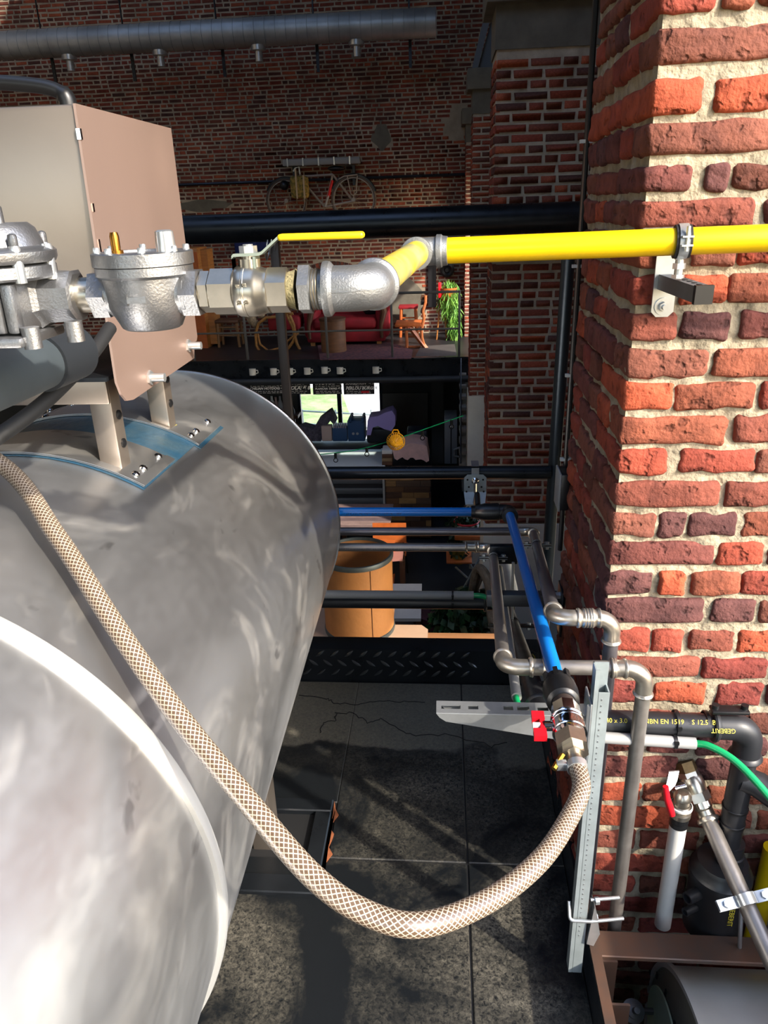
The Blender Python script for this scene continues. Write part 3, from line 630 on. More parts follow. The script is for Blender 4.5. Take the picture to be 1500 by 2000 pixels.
tag(MB().bev((-1.6, 1.285, -.325), (-.607, 1.331, -.268), .004).build('cross_tube', SHEET), 'square stainless tube welded to the nearer post under the cabinet', 'beam')
MB().span((-1.4, 1.19, -.262), (-.56, 1.625, -.255)).span((-1.3, 1.23, -.255), (-1.25, 1.6, -.15)).build('base_tray', BLK, bxx)
GZ = -.078; GY = .76
def hexa(mb, xa, xb, r, ph=0, y=GY, z=GZ): return mb.cyl((xa, y, z), (xb, y, z), r, n=6, ph=ph)
def rx(px): return at(px, 575, Y=GY).x
# gas filter
gf = thing('gas_filter', 'round cast aluminium gas filter with brass test nipple beside the ball valve', 'filter', (rx(290), GY, GZ - .035))
fx = rx(290); K = 1
MB().lathe([(.0005, -.034), (.027, -.034), (.030, -.032), (.0395, -.012), (.041, .006), (.042, .016), (.0445, .017), (.0475, .019), (.0475, .027)], (fx, GY, GZ), (0, 0, 1), 48).build('body', CAST, gf)
MB().lathe([(.0475, .0275), (.049, .028), (.049, .0395), (.047, .0405), (.035, .0405), (.034, .0385), (.0005, .0385)], (fx, GY, GZ), (0, 0, 1), 48).build('lid', CAST, gf)
for a in (20, 65, 110, 155, 200, 245, 290, 335):
    c = V((fx + .0425 * math.cos(A(a)), GY + .0425 * math.sin(A(a)), GZ + .0405)); MB().lathe([(.0035, 0), (.0035, .004), (.003, .005), (.0005, .005)], c, (0, 0, 1), 10).build('screw', ZINC, gf)
MB().lathe([(.0068, 0), (.0068, .004), (.0045, .004), (.0045, .017), (.0035, .0205), (.0005, .0205)], (fx - .021, GY - .012, GZ + .0385), (0, 0, 1), 6 * 3).build('test_nipple', COPP, gf, label='brass test nipple')
MB().lathe([(.0095, 0), (.009, .012), (.0085, .020), (.006, .0215), (.0005, .0215)], (fx + .030, GY - .015, GZ + .0385), (0, 0, 1), 20).build('plug', ZINC, gf)
m = MB(); hexa(m, fx - .055, fx - .038, .0245, PI / 6); hexa(m, fx + .038, fx + .055, .0245, PI / 6); m.cyl((fx - .042, GY, GZ), (fx + .042, GY, GZ), .022, n=20); m.build('port', CAST, gf, ang=25)
m = MB(); zz_ = GZ - .002; yy = GY - .0418
m.prism([(fx - .006, yy, zz_ - .003), (fx + .012, yy + .002, zz_ - .003), (fx + .012, yy + .002, zz_ + .003), (fx - .006, yy, zz_ + .003), (fx - .006, yy, zz_ + .005), (fx - .014, yy + .002, zz_), (fx - .006, yy, zz_ - .005)], (0, .004, 0)); m.build('flow_arrow', CAST, gf, flat=True)
# nipple, ball valve, union, elbows, yellow pipe
gt_ = thing('pipe_nipple', 'nickel plated nipple between gas filter and ball valve', 'fitting', (rx(400), GY, GZ))
m = MB(); hexa(m, rx(397), rx(414), .0205, .1); m.cyl((rx(385), GY, GZ), (rx(420), GY, GZ), .017, n=24)
m.build('nipple', NICK, gt_, ang=25)
for q in range(4): MB().lathe([(.0172, -.0008), (.0182, 0), (.0172, .0008)], (rx(387) + .0022 * q, GY, GZ), (1, 0, 0), 28, caps=False).build('thread', NICK, gt_)
bv = thing('gas_ball_valve', 'nickel plated gas ball valve with long yellow lever handle', 'valve', (rx(490), GY, GZ - .022))
vx0, vx1, vx2, vx3 = rx(417), rx(458), rx(527), rx(565)
m = MB(); hexa(m, vx0, vx1 + .004, .0225, .1); m.build('inlet_hex', NICK, bv, ang=25)
MB().lathe([(.018, 0), (.0225, .003), (.0245, .006), (.0248, .012), (.0253, .0125), (.0253, .0145), (.0248, .015), (.0248, .022), (.0242, .026), (.0218, .032), (.0215, .036)], (vx1, GY, GZ), (1, 0, 0), 40).build('body', NICK, bv)
m = MB(); hexa(m, vx2, vx3, .0222, .1); m.build('outlet_hex', NICK, bv, ang=25)
m = MB()
for i, (dx, dz) in enumerate(((.010, .006), (.010, -.010), (.017, -.010), (.017, .007))):
    c = V((vx1 + dx, GY - .0242, GZ + dz)); m.box(c, (.0035, .002, .001)).box(c + V((0, 0, .0022)), (.0025, .002, .001)).box(c + V((-.0013, 0, .001)), (.0008, .002, .0035))
m.build('cast_marks', NICK, bv)
sx = rx(493); 
m = MB(); m.cyl((sx, GY, GZ + .018), (sx, GY, GZ + .0305), .0108, n=28); m.cyl((sx, GY, GZ + .030), (sx, GY, GZ + .034), .007, n=20); m.build('stem', NICK, bv)
m = MB(); m.cyl((sx, GY, GZ + .0360), (sx, GY, GZ + .0425), .0088, n=6, ph=.3); m.cyl((sx, GY, GZ + .0425), (sx, GY, GZ + .044), .005, n=16); m.build('nut', ZINC, bv, ang=25)
LV = M('lever_zinc', 'a9b3a6', .35, .8)
m = MB(); zl = GZ + .033; hw = .0075
prof = [(sx - .0155, zl - .012), (sx - .0155, zl - .002), (sx - .0135, zl), (sx + .012, zl + .0005), (rx(522), zl + .002), (rx(553), GZ + .0475), (rx(560), GZ + .0485)]
for i in range(len(prof) - 1):
    (xa, za), (xc, zc) = prof[i], prof[i + 1]; m.prism([(xa, GY - hw, za), (xc, GY - hw, zc), (xc, GY - hw, zc + .0028), (xa, GY - hw, za + .0028)], (0, 2 * hw, 0))
m.span((sx + .006, GY - .010, zl - .012), (sx + .0085, GY + .010, zl)); lever_ = m.build('lever', LV, bv)
m = MB(); m.bev((rx(553), GY - .009, GZ + .0460), (rx(716), GY + .009, GZ + .0525), .0032, 3); m.build('grip', YGR, lever_, label='yellow plastic grip')
un = thing('pipe_union', 'galvanised iron union with jointing hemp beside the big elbow', 'fitting', (rx(605), GY, GZ - .02))
m = MB(); m.lathe([(.0165, 0), (.0175, .002), (.0185, .006), (.020, .009)], (rx(563), GY, GZ), (1, 0, 0), 24); m.build('hemp', M('hemp', '9a8f68', .9, var=.3, vs=90, bump=1, bs=300), un)
m = MB(); hexa(m, rx(588), rx(609), .0245, .25); m.build('union_nut', MALL, un, ang=25)
MB().cyl((rx(605), GY, GZ), (rx(635), GY, GZ), .0192, n=28).build('tail', MALL, un)
for q in range(3): MB().lathe([(.0193, -.001), (.0205, 0), (.0193, .001)], (rx(613) + .0028 * q, GY, GZ), (1, 0, 0), 28, caps=False).build('thread', NICK, un)
# elbow 1, slanting pipe, elbow 2, yellow pipe on the pier clamp
E1 = V((at(722, 575, Y=GY).x, GY + .0, GZ)); E2 = V((at(818, 492, Y=1.22).x, 1.22, at(818, 492, Y=1.22).z)); Y3 = at(1300, 473, Y=1.19); dY = (Y3 - E2).normalized(); Y4 = E2 + dY * 1.1
dS = (E2 - E1).normalized()
e1 = thing('iron_elbow', 'large galvanised iron elbow in front of the red sofa', 'elbow', E1)
a1_ = arc(E1, (1, 0, 0), dS, .022, 12); st = V((rx(636), GY, GZ)); en = a1_[-1] + dS * .012
MB().tube([st] + a1_ + [en], .0222, 32).build('bend', MALL, e1, ang=60)
MB().lathe([(.020, 0), (.0262, .001), (.0268, .004), (.0262, .0075), (.0225, .011)], st - V((.002, 0, 0)), (1, 0, 0), 36).build('collar', MALL, e1)
MB().lathe([(.0225, 0), (.0258, .003), (.0262, .007), (.0255, .010), (.019, .0105)], en - dS * .008, dS, 36).build('collar', MALL, e1)
MB().tube([st + V((0, -.0218, -.001)), a1_[0] + V((0, -.0222, -.001)), *[p + (p - (E1 + V((-.03, .04, 0)))).normalized() * .0224 for p in a1_[2:-1:2]]], .0007, 6).build('casting_seam', MALL, e1)
sp_ = MB().tube([en, E2 - dS * .034], .0185, 32).build('gas_pipe', YELW); tag(sp_, 'short scuffed yellow gas pipe slanting between the two iron elbows', 'pipe')
e2 = thing('iron_elbow', 'smaller dark iron elbow at the left end of the long yellow pipe', 'elbow', E2)
a2_ = arc(E2, dS, dY, .024, 10)
MB().tube([a2_[0] - dS * .012] + a2_ + [a2_[-1] + dY * .008], .0208, 30).build('bend', MALL, e2, ang=60)
MB().lathe([(.019, 0), (.0238, .001), (.0242, .006), (.021, .010)], a2_[0] - dS * .014, dS, 32).build('collar', MALL, e2)
MB().lathe([(.021, 0), (.0244, .002), (.0244, .009), (.0222, .011), (.0212, .018), (.018, .019)], a2_[-1] + dY * .002, dY, 32).build('collar', MALL, e2)
yp = MB().tube([a2_[-1] + dY * .018, Y3, Y4], .0192, 36).build('gas_pipe', YEL); tag(yp, 'long bright yellow gas pipe crossing in front of the brick pier', 'pipe')
m = MB()
R_ = random.Random(12)
for k in range(16):
    tq = .026 + .05 * R_.random() ** 1.5; an = R_.uniform(1.6, 4.6); cq = a2_[-1] + dY * tq; wq = dY.cross(V((0, 0, 1))).normalized(); uq = wq.cross(dY)
    nq = (uq * math.cos(an) - wq * abs(math.sin(an))).normalized(); pq = cq + nq * .0193; sq = dY * R_.uniform(.002, .006); tt = nq.cross(dY) * R_.uniform(.001, .003)
    m.add([pq - sq - tt, pq + sq * .6 - tt * 1.4, pq + sq + tt, pq - sq * .7 + tt], [(0, 1, 2, 3)])
m.build('paint_chip', M('chipped', '6a6a50', .6), yp, flat=True)
# regulator with solenoid to the left, and hoses
rg = thing('gas_regulator', 'cast aluminium gas regulator with round flange at the left edge', 'regulator', (rx(60), GY, GZ - .05))
gx = rx(50); RY = .735
gx = rx(38)
MB().lathe([(.050, .034), (.058, .035), (.060, .039), (.060, .045), (.057, .048), (.050, .050), (.048, .056), (.044, .066), (.038, .071), (.0005, .071)], (gx - .006, RY, GZ), (0, 0, 1), 40).build('bonnet', CAST, rg)
for a in range(0, 360, 45):
    c = V((gx - .006 + .054 * math.cos(A(a + 8)), RY + .054 * math.sin(A(a + 8)), GZ)); MB().lathe([(.0055, .018), (.0055, .0475), (.0045, .051), (.0005, .051)], c, (0, 0, 1), 12).build('bolt', ZINC, rg)
    MB().bev(c + V((-.004, -.004, .047)), c + V((.004, .004, .062)), .003).build('bonnet_rib', CAST, rg) if a % 90 else None
MB().lathe([(.043, .018), (.056, .020), (.0575, .022), (.0575, .032), (.050, .034)], (gx - .006, RY, GZ), (0, 0, 1), 40).build('flange', CAST, rg)
MB().bev((gx - .050, RY - .034, GZ - .030), (gx + .028, RY + .034, GZ + .020), .007, 3).build('body', CAST, rg)
for dx in (-.036, -.014, .010, .024): MB().bev((gx + dx - .006, RY - .041, GZ - .028), (gx + dx + .006, RY - .028, GZ + .018), .003, 2).build('rib', CAST, rg)
m = MB(); m.lathe([(.031, 0), (.032, .004), (.027, .012), (.0255, .034), (.0265, .042), (.023, .044)], (gx + .022, GY - .004, GZ), (1, 0, 0), 8, ph=A(22.5)); m.build('outlet', CAST, rg, ang=25)
MB().bev((gx - .050, RY - .050, GZ - .040), (gx + .034, RY + .04, GZ - .030), .003, 2).build('foot_flange', CAST, rg)
for dx, dy in ((.038, -.036), (-.012, -.048), (.064, .0)): MB().cyl((gx + dx, RY + dy, GZ - .042), (gx + dx, RY + dy, GZ - .022), .0085, n=20).build('boss', CAST, rg)
MB().lathe([(.009, .066), (.009, .084), (.008, .086), (.0005, .086)], (gx + .016, RY - .02, GZ), (0, 0, 1), 20).build('plug', CAST, rg)
MB().lathe([(.020, .068), (.018, .10), (.0125, .158), (.012, .168), (.0135, .169), (.013, .177), (.0005, .178)], (gx - .018, RY, GZ), (0, 0, 1), 24).build('spring_tower', CAST, rg)
m = MB().cyl((gx + .058, GY, GZ), (fx - .05, GY, GZ), .0175, n=24); tag(m.build('threaded_nipple', NICK), 'short sealed threaded nipple joining regulator and gas filter', 'fitting')
hs = thing('drain_hose', 'wide anthracite plastic pipe slanting down behind the gas regulator', 'pipe', (-.5, .8, -.2))
pa = at(-140, 790, Y=.70); pb_ = at(98, 702, Y=.98); pc = at(142, 686, Y=1.03)
MB().tube([pa + (pa - pb_) * 1.2, pb_], .0345, 32).build('pipe', ANTH, hs)
MB().cyl(pb_ - (pb_ - pa).normalized() * .03, pc, .039, n=32).build('socket', M('hose_socket', '22262b', .5), hs)
m = MB().prism([at(x, y, Y=1.0) for x, y in ((125, 640), (152, 660), (168, 690), (150, 712), (128, 735), (118, 700))], (0, .012, 0)); m.build('bracket_plate', CAST, hs, flat=True)
MB().lathe([(.007, 0), (.007, .004), (.0005, .006)], at(147, 685, Y=1.0), (0, -1, 0), 14).build('screw', ZINC, hs)
cb = MB().tube(spline([at(215, 640, Y=1.15), at(180, 690, Y=1.08), at(120, 755, Y=1.0), at(50, 815, Y=.92), at(-60, 890, Y=.85)], 8), .0105, 14).build('cable', RUB); tag(cb, 'thick black rubber cable sagging in front of the square tube', 'cable')

# ------------------------------------------------------------------ braided hose
hm = bpy.data.materials.new('braided_hose'); hm.use_nodes = True
def hosemat(m):
    n = m.node_tree.nodes; l = m.node_tree.links; b = n['Principled BSDF']; uv = n.new('ShaderNodeUVMap'); uv.uv_map = 'UVMap'
    sp = n.new('ShaderNodeSeparateXYZ'); l.new(uv.outputs[0], sp.inputs[0])
    def ma(op, a, b_=None, c=None):
        x = n.new('ShaderNodeMath'); x.operation = op
        for i, q in enumerate((a, b_, c)):
            if q is None: continue
            if isinstance(q, (int, float)): x.inputs[i].default_value = q
            else: l.new(q, x.inputs[i])
        return x.outputs[0]
    outs = []
    for s in (1, -1):
        ph = ma('MULTIPLY_ADD', sp.outputs[0], 12.0 * s, ma('MULTIPLY', sp.outputs[1], 125.0)); fr = ma('FRACT', ph); d = ma('ABSOLUTE', ma('SUBTRACT', fr, .5)); outs.append(ma('LESS_THAN', d, .12))
    mx = ma('MAXIMUM', outs[0], outs[1])
    c = n.new('ShaderNodeMix'); c.data_type = 'RGBA'; l.new(mx, c.inputs[0]); c.inputs[6].default_value = lin('5a4634'); c.inputs[7].default_value = lin('b6aa98'); l.new(c.outputs[2], b.inputs['Base Color'])
    b.inputs['Roughness'].default_value = .5; b.inputs['Coat Weight'].default_value = .9; b.inputs['Coat Roughness'].default_value = .12
hosemat(hm)
VX = .195
def atz(px, py, zc): return (CAMM @ V((px - 750, 1000 - py, -FPX))) * (zc / FPX)
hp_ = [V((-1.35, 1.02, -.33)), V((-1.10, 1.08, -.28)), V((-.92, 1.12, -.27)), atz(0, 905, 1.16), atz(110, 1045, 1.06), atz(230, 1230, .975), atz(350, 1400, .925), atz(480, 1560, .875), atz(610, 1710, .83), atz(720, 1785, .81), atz(830, 1805, .81), atz(960, 1755, .87), atz(1055, 1680, .94), atz(1110, 1600, 1.02), atz(1135, 1540, 1.07), atz(1126, 1492, 1.11)]
hose = MB().tube(spline(hp_, 16), .0134, 28).build('braided_hose', hm); tag(hose, 'clear braided hose sagging across the tank to the red handled valve', 'hose')
# ------------------------------------------------------------------ blue water pipe with its fittings
bz = -.785; pbn = V((.197, 1.10, bz)); pbf = at(994, 1000, Y=2.22); pbl = at(600, 999, Y=2.22)
bp_ = thing('blue_water_pipe', 'blue plastic water pipe running over the deck then left behind the tank', 'pipe', (.19, 1.5, bz))
dB = (pbf - pbn).normalized()
MB().tube([pbn, pbf - dB * .02], .0142, 28).build('near_run', BLUE, bp_)
MB().tube([pbf - V((.03, 0, 0)), pbl + V((-.5, 0, 0))], .0145, 24).build('far_run', BLUE, bp_)
el = MB(); ab = arc(pbf, dB, (-1, 0, 0), .024, 8); el.tube([ab[0] - dB * .025] + ab + [ab[-1] + V((-.01, 0, 0))], .0255, 24); el.build('elbow', BLKP, bp_)
MB().lathe([(.019, 0), (.028, .004), (.0285, .05), (.019, .085), (.0155, .088)], ab[-1] + V((-.004, 0, 0)), (-1, 0, 0), 24).build('compression_nut', BLKP, bp_)
def txt(name, body, o, xd, yd, size, mat, parent, shear=0, ext=.0002, align='LEFT', label=None):
    c = bpy.data.curves.new(name, 'FONT'); c.body = body; c.size = size; c.extrude = ext; c.shear = shear; c.offset = size * .03 if mat == CHALK else 0; c.align_x = align; c.resolution_u = 2; c.materials.append(mat)
    t0 = bpy.data.objects.new(name, c); COL.objects.link(t0); dg = bpy.context.evaluated_depsgraph_get(); me = bpy.data.meshes.new_from_object(t0.evaluated_get(dg)); bpy.data.objects.remove(t0)
    if not me.materials: me.materials.append(mat)
    t = bpy.data.objects.new(name, me); COL.objects.link(t); xd = V(xd).normalized(); zd = xd.cross(V(yd)).normalized(); yd = zd.cross(xd)
    mm = Matrix((xd, yd, zd)).transposed().to_4x4(); mm.translation = V(o) - (OFF[parent.name] if parent else V((0, 0, 0))); t.matrix_basis = mm
    if parent: t.parent = parent
    OFF[t.name] = V(o); return t
txt('print', '- 25 x 2.3 - PE 100 - SDR 11 - PN 16 -  WV', at(672, 1005, Y=2.204), (1, 0, 0), (0, .4, .9), .0105, BPRNT, bp_)
cf = thing('compression_coupling', 'black ribbed compression coupling on the near end of the blue pipe', 'coupling', (.197, 1.08, bz))
base = pbn + dB * .015; nd = -dB
MB().lathe([(.0155, 0), (.022, .001), (.0235, .006), (.0245, .022), (.0285, .026), (.030, .045), (.0285, .062), (.027, .075), (.0215, .078), (.0205, .080)], base, nd, 32).build('body', BLKP, cf)
for k in range(8):
    a = 2 * PI * k / 8 + .2; u = V((0, 0, 1)); u = (u - nd * u.dot(nd)).normalized(); w = nd.cross(u)
    c = base + nd * .013 + (u * math.cos(a) + w * math.sin(a)) * .0255; R_ = Matrix((w * math.cos(a) - u * math.sin(a), nd, u * math.cos(a) + w * math.sin(a))).transposed()
    MB().box(c, (.008, .024, .006), R_).build('grip_rib', BLKP, cf)
MB().cyl(base + nd * .078, base + nd * .098, .019, n=28).build('tail', M('brown_black', '3a302c', .4), cf)
rv = thing('water_ball_valve', 'chromed ball valve with red T handle above the galvanised bracket', 'valve', base + nd * .12)
CH = M('chrome', 'c8ccd4', .12, 1); vb = base + nd * .094; ve = atz(1122, 1482, 1.12); nv = (ve - vb).normalized()
Lv = (ve - vb).length
MB().cyl(vb, vb + nv * Lv * .2, .0235, n=8, ph=.3).build('inlet_hex', CH, rv, ang=25)
MB().lathe([(.021, Lv * .17), (.0255, Lv * .24), (.0265, Lv * .36), (.0255, Lv * .52), (.0215, Lv * .62)], vb, nv, 32).build('body', CH, rv)
for h in (.24, .32, .50): MB().lathe([(.0255, 0), (.0272, .001), (.0272, .003), (.0255, .004)], vb + nv * Lv * h, nv, 32, caps=False).build('rib', CH, rv)
MB().cyl(vb + nv * Lv * .60, vb + nv * Lv * .84, .0262, n=6, ph=.2).build('outlet_hex', NICK, rv, ang=25)
MB().cyl(vb + nv * Lv * .84, vb + nv * Lv * .95, .018, n=6, ph=.1).build('tail_hex', NICK, rv, ang=25)
hc = vb + nv * Lv * .38; L_ = V((-1, 0, 0)); 
MB().cyl(hc, hc + L_ * .038, .008, n=16).build('stem', CH, rv)
m = MB(); q = hc + L_ * .040
for dz in (-1, 1): m.box(q + L_ * .006 + nv * (.020 * dz) , (.020, .018, .011), Matrix((V((1, 0, 0)), nv, V((1, 0, 0)).cross(nv))).transposed())
m.box(q + L_ * .001, (.007, .048, .010), Matrix((V((1, 0, 0)), nv, V((1, 0, 0)).cross(nv))).transposed()); hd_ = m.build('handle', RED, rv, label='red T handle')
MB().cyl(q + L_ * .004, q + L_ * .016, .0055, n=12).build('handle_cap', WHT, hd_)
hcl = thing('hose_clamp', 'steel worm-drive clamp holding the braided hose to the valve', 'clamp', ve)
cpos = hp_[-1] + (hp_[-1] - hp_[-2]).normalized() * .002; dh = (hp_[-1] - hp_[-2]).normalized()
MB().lathe([(.0135, -.006), (.0155, -.006), (.0155, .006), (.0135, .006)], cpos - dh * .008, dh, 28, closed=True).build('band', ZINC, hcl)
MB().bev(cpos + V((-.030, -.008, -.010)), cpos + V((-.014, .004, .004)), .002).build('screw_housing', ZINC, hcl)
MB().cyl(cpos + V((-.034, -.010, -.004)), cpos + V((-.018, .012, .004)), .0045, n=6).build('screw', BRASS, hcl)
MB().cyl(cpos - dh * .002, vb + nv * Lv * .93, .0115, n=16).build('hose_tail', NICK, hcl)

# ------------------------------------------------------------------ galvanised strut, bracket arm and U bolts
sx_, sy_ = at(1148, 1600, Y=1.10).x, 1.10
st_ = thing('strut_channel', 'tall galvanised strut channel clamped upright to the deck edge', 'strut', (sx_, sy_, -1.49))
zt_ = at(1165, 1300, Y=1.10).z; w = .0135; d = .012; T = .0025
m = MB()
m.span((sx_ - w, sy_ + d - T, -1.49), (sx_ + w, sy_ + d, zt_)).span((sx_ - w, sy_ - d, -1.49), (sx_ - w + T, sy_ + d, zt_)).span((sx_ + w - T, sy_ - d, -1.49), (sx_ + w, sy_ + d, zt_ - .045))
m.span((sx_ - .0052, sy_ - d - T, -1.49), (sx_ + w, sy_ - d, zt_ - .045)).span((sx_ - w, sy_ - d - T, -1.49), (sx_ - .006, sy_ - d, zt_)).span((sx_ - w, sy_ - d + .0, -1.49), (sx_ + w, sy_ - d - .0012, zt_ - .045)); m.build('channel', GALV, st_, flat=True)
m = MB()
for k in range(46): m.box((sx_ + .001, sy_ - d - T - .0003, zt_ - .06 - .0128 * k), (.0018, .001, .0035))
m.build('tooth', ZINC, st_, kind='stuff')
br = thing('cantilever_bracket', 'galvanised slotted cantilever bracket pointing left from the strut', 'bracket', (.1, 1.10, -.9))
pA = at(852, 1392, Y=1.10); pB = at(1120, 1392, Y=1.10); pC = at(1120, 1462, Y=1.10); pD = at(858, 1412, Y=1.10)
hgt = pA.z
m = MB(); x0_, x1_ = pA.x, sx_ - w
holes = [(862, 900), (915, 935), (985, 1004), (1012, 1036), (1052, 1074)]
yt0, yt1 = 1.10, 1.135
xs_ = [x0_]
for a, b in holes: xs_ += [at(a, 1392, Y=1.10).x, at(b, 1392, Y=1.10).x]
xs_.append(x1_)
for i in range(len(xs_) - 1):
    if i % 2 == 0: m.span((xs_[i], yt0, hgt - .002), (xs_[i + 1], yt1, hgt))
    else: m.span((xs_[i], yt0, hgt - .002), (xs_[i + 1], yt0 + .012, hgt)).span((xs_[i], yt1 - .012, hgt - .002), (xs_[i + 1], yt1, hgt))
m.build('slotted_top', ZINC, br, flat=True)
MB().prism([(x0_, 1.099, hgt - .001), (x1_, 1.099, hgt - .001), (x1_, 1.099, hgt - .062), (pD.x + .012, 1.099, pD.z + .004), (x0_ + .006, 1.099, hgt - .010)], (0, .0025, 0)).build('web', ZINC, br, flat=True)
MB().prism([(x0_, 1.133, hgt - .001), (x1_, 1.133, hgt - .001), (x1_, 1.133, hgt - .062), (pD.x + .012, 1.133, pD.z + .004)], (0, .0025, 0)).build('web', ZINC, br, flat=True)
m = MB().bev((x1_ - .004, 1.085, hgt - .09), (x1_, 1.14, hgt + .035), .002); m.tube([(x1_ - .005, 1.09, hgt + .03), (x1_ - .006, 1.09, hgt - .085)], .0035, 8); m.build('end_plate', ZINC, br)
ub = thing('u_bolt_clamp', 'zinc plated U bolt with plate clamping the strut to the deck edge', 'clamp', (sx_, 1.08, -1.4))
for k, z in enumerate((at(1130, 1765, Y=1.08).z, at(1130, 1797, Y=1.08).z)):
    y1_ = 1.078
    if k: MB().tube(fillet([(sx_ - w - .008, 1.10, z + .028), (sx_ - w - .008, y1_, z), (sx_ + .02, y1_, z), (sx_ + .085, y1_ + .01, z)], .008), .0036, 12).build('bolt', ZINC, ub)
    else: MB().cyl((sx_ + .018, y1_ + .012, z), (sx_ + .075, y1_ + .02, z), .0036, n=12).build('bolt', ZINC, ub)
    MB().cyl((sx_ + .026, y1_ + .010, z), (sx_ + .034, y1_ + .011, z), .0075, n=6).build('nut', ZINC, ub, ang=25)
MB().prism([(sx_ + .016, 1.078, -1.395), (sx_ + .024, 1.078, -1.29), (sx_ + .030, 1.078, -1.31), (sx_ + .040, 1.078, -1.365), (sx_ + .030, 1.078, -1.40)], (0, .03, 0)).build('clamp_plate', ZINC, ub)

# ------------------------------------------------------------------ press-fitted steel pipes
def run(name, label, pts, r, mt, mf, rb, cat='pipe', sleeves=True, group=None):
    pts = [V(p) for p in pts]; t = thing(name, label, cat, pts[0], group); n = len(pts)
    ends = [pts[0]]; arcs = []
    for i in range(1, n - 1):
        a = arc(pts[i], pts[i] - pts[i - 1], pts[i + 1] - pts[i], rb, 9); arcs.append((i, a))
    prev = pts[0]
    for i, a in arcs:
        MB().tube([prev, a[0]], r, 24).build('pipe', mt, t); prev = a[-1]
        d0 = (pts[i] - pts[i - 1]).normalized(); d1 = (pts[i + 1] - pts[i]).normalized()
        s = a[0] - d0 * r * 1.3; e = a[-1] + d1 * r * 1.3
        MB().tube([s] + a + [e], r * 1.13, 24).build('elbow', mf, t, ang=60)
        for c, d in ((s, d0), (e, -d1)):
            MB().lathe([(r * 1.02, -.001), (r * 1.30, 0), (r * 1.38, r * .16), (r * 1.30, r * .36), (r * 1.15, r * .5)], c - d * r * .3, d, 28).build('press_collar', mf, t)
    MB().tube([prev, pts[-1]], r, 24).build('pipe', mt, t)
    return t
def coupling(t, c, d, r, L=3.0):
    c = V(c); d = V(d).normalized(); h = r * L / 2
    MB().lathe([(r * 1.02, -h), (r * 1.32, -h + .001), (r * 1.38, -h + r * .2), (r * 1.32, -h + r * .42), (r * 1.15, -h + r * .6), (r * 1.15, h - r * .6), (r * 1.32, h - r * .42), (r * 1.38, h - r * .2), (r * 1.32, h - .001), (r * 1.02, h)], c, d, 28).build('coupling', PRESSF, t)
Rp = .0132
e0 = at(560, 1069, Y=2.22) + V((-.3, 0, 0)); e1_ = at(962, 1069, Y=2.22); c0_ = at(984, 1303, Y=1.20); c1_ = at(1262, 1305, Y=1.18); ab_ = V((c1_.x, c1_.y, -2.6))
t = run('press_steel_pipe', 'lower steel pipe crossing behind the tank, bending round and dropping past the strut', [e0, e1_, c0_, c1_, ab_], .0138, PRESS, PRESSF, .034)
coupling(t, at(922, 1068, Y=2.22), (1, 0, 0), .0138, 3.4); coupling(t, at(1050, 1303, Y=1.197), (1, 0, 0), .0138, 2.4); coupling(t, at(1208, 1305, Y=1.184), (1, 0, 0), .0138, 2.2)
txt('print', '28 x 1.5  STAINLESS 1.4401  EN 10312  DVGW  28 x 1.5  STAINLESS', at(664, 1073, Y=2.205), (1, 0, 0), (0, .5, .85), .009, BPRNT, t)
f0 = at(560, 1038, Y=2.28) + V((-.3, 0, 0)); f1 = at(1041, 1038, Y=2.28); h0 = at(1084, 1207, Y=1.235); h1 = at(1198, 1207, Y=1.238); h2 = V((h1.x, h1.y, -2.6))
t = run('press_steel_pipe', 'upper dark steel pipe crossing behind the tank and bending down at the brick pier', [f0, f1, h0, h1, h2], .0138, M('press_dark', '77757a', .42, .75, var=.1, vs=9), PRESSF, .030)
coupling(t, at(1140, 1207, Y=1.236), (1, 0, 0), .0138, 2.0); coupling(t, at(1163, 1207, Y=1.236), (1, 0, 0), .0138, 1.4)
# black drain pipe
k0 = at(560, 1174, Y=2.33) + V((-.3, 0, 0)); k1 = at(985, 1178, Y=2.33); j1 = at(1062, 1405, Y=1.222); l1 = at(1466, 1420, Y=1.212)
dp = run('drain_pipe', 'black plastic drain pipe along the deck edge and across the brick pier', [k0, k1, j1, l1, V((l1.x, l1.y, -1.28))], .0232, PEB, PEB, .035)
for c, d in ((at(1378, 1413, Y=1.218), (1, 0, 0)), (at(1045, 1350, Y=1.40), j1 - k1)): MB().lathe([(.0235, -.004), (.0255, -.003), (.0255, .003), (.0235, .004)], c, d, 28, closed=True).build('socket_ring', BLKP, dp)
txt('print', '= 40 x 3.0         NBN EN 1519    S 12.5  B', at(1172, 1411, Y=1.1935), (1, 0, .0), (0, .55, .83), .0125, PRNT, dp, ext=.0001)
txt('print', 'GEBERIT', at(1437, 1424, Y=1.1845), (-1, 0, 0), (0, -.55, -.83), .012, PRNT, dp)
txt('print', 'S 16  90 x 3  PE-HD', at(1030, 1292, Y=1.60) + V((.018, 0, .016)), (j1 - k1), (-.7, 0, .7), .014, PRNT, dp)
ctop = at(1425, 1385, Y=1.21)
m = MB(); m.bev(ctop + V((-.035, -.012, -.006)), ctop + V((.035, .012, .002)), .003)
for dx in (-.027, .027): m.cyl(ctop + V((dx, 0, -.004)), ctop + V((dx, 0, .010)), .0068, n=14)
m.build('weld_contact', BLKP, dp)
dvx = l1.x
for z in (-1.02, -1.155, -1.195): MB().lathe([(.0235, -.002), (.0252, -.001), (.0252, .004), (.0235, .005)], (dvx, l1.y, z), (0, 0, 1), 28, closed=True).build('socket_ring', BLKP, dp)
MB().tube([(dvx, l1.y, -1.08), (dvx + .03, l1.y - .01, -1.085), (dvx + .2, l1.y - .16, -1.15)], [.026, .026, .024], 24).build('branch', PEB, dp)
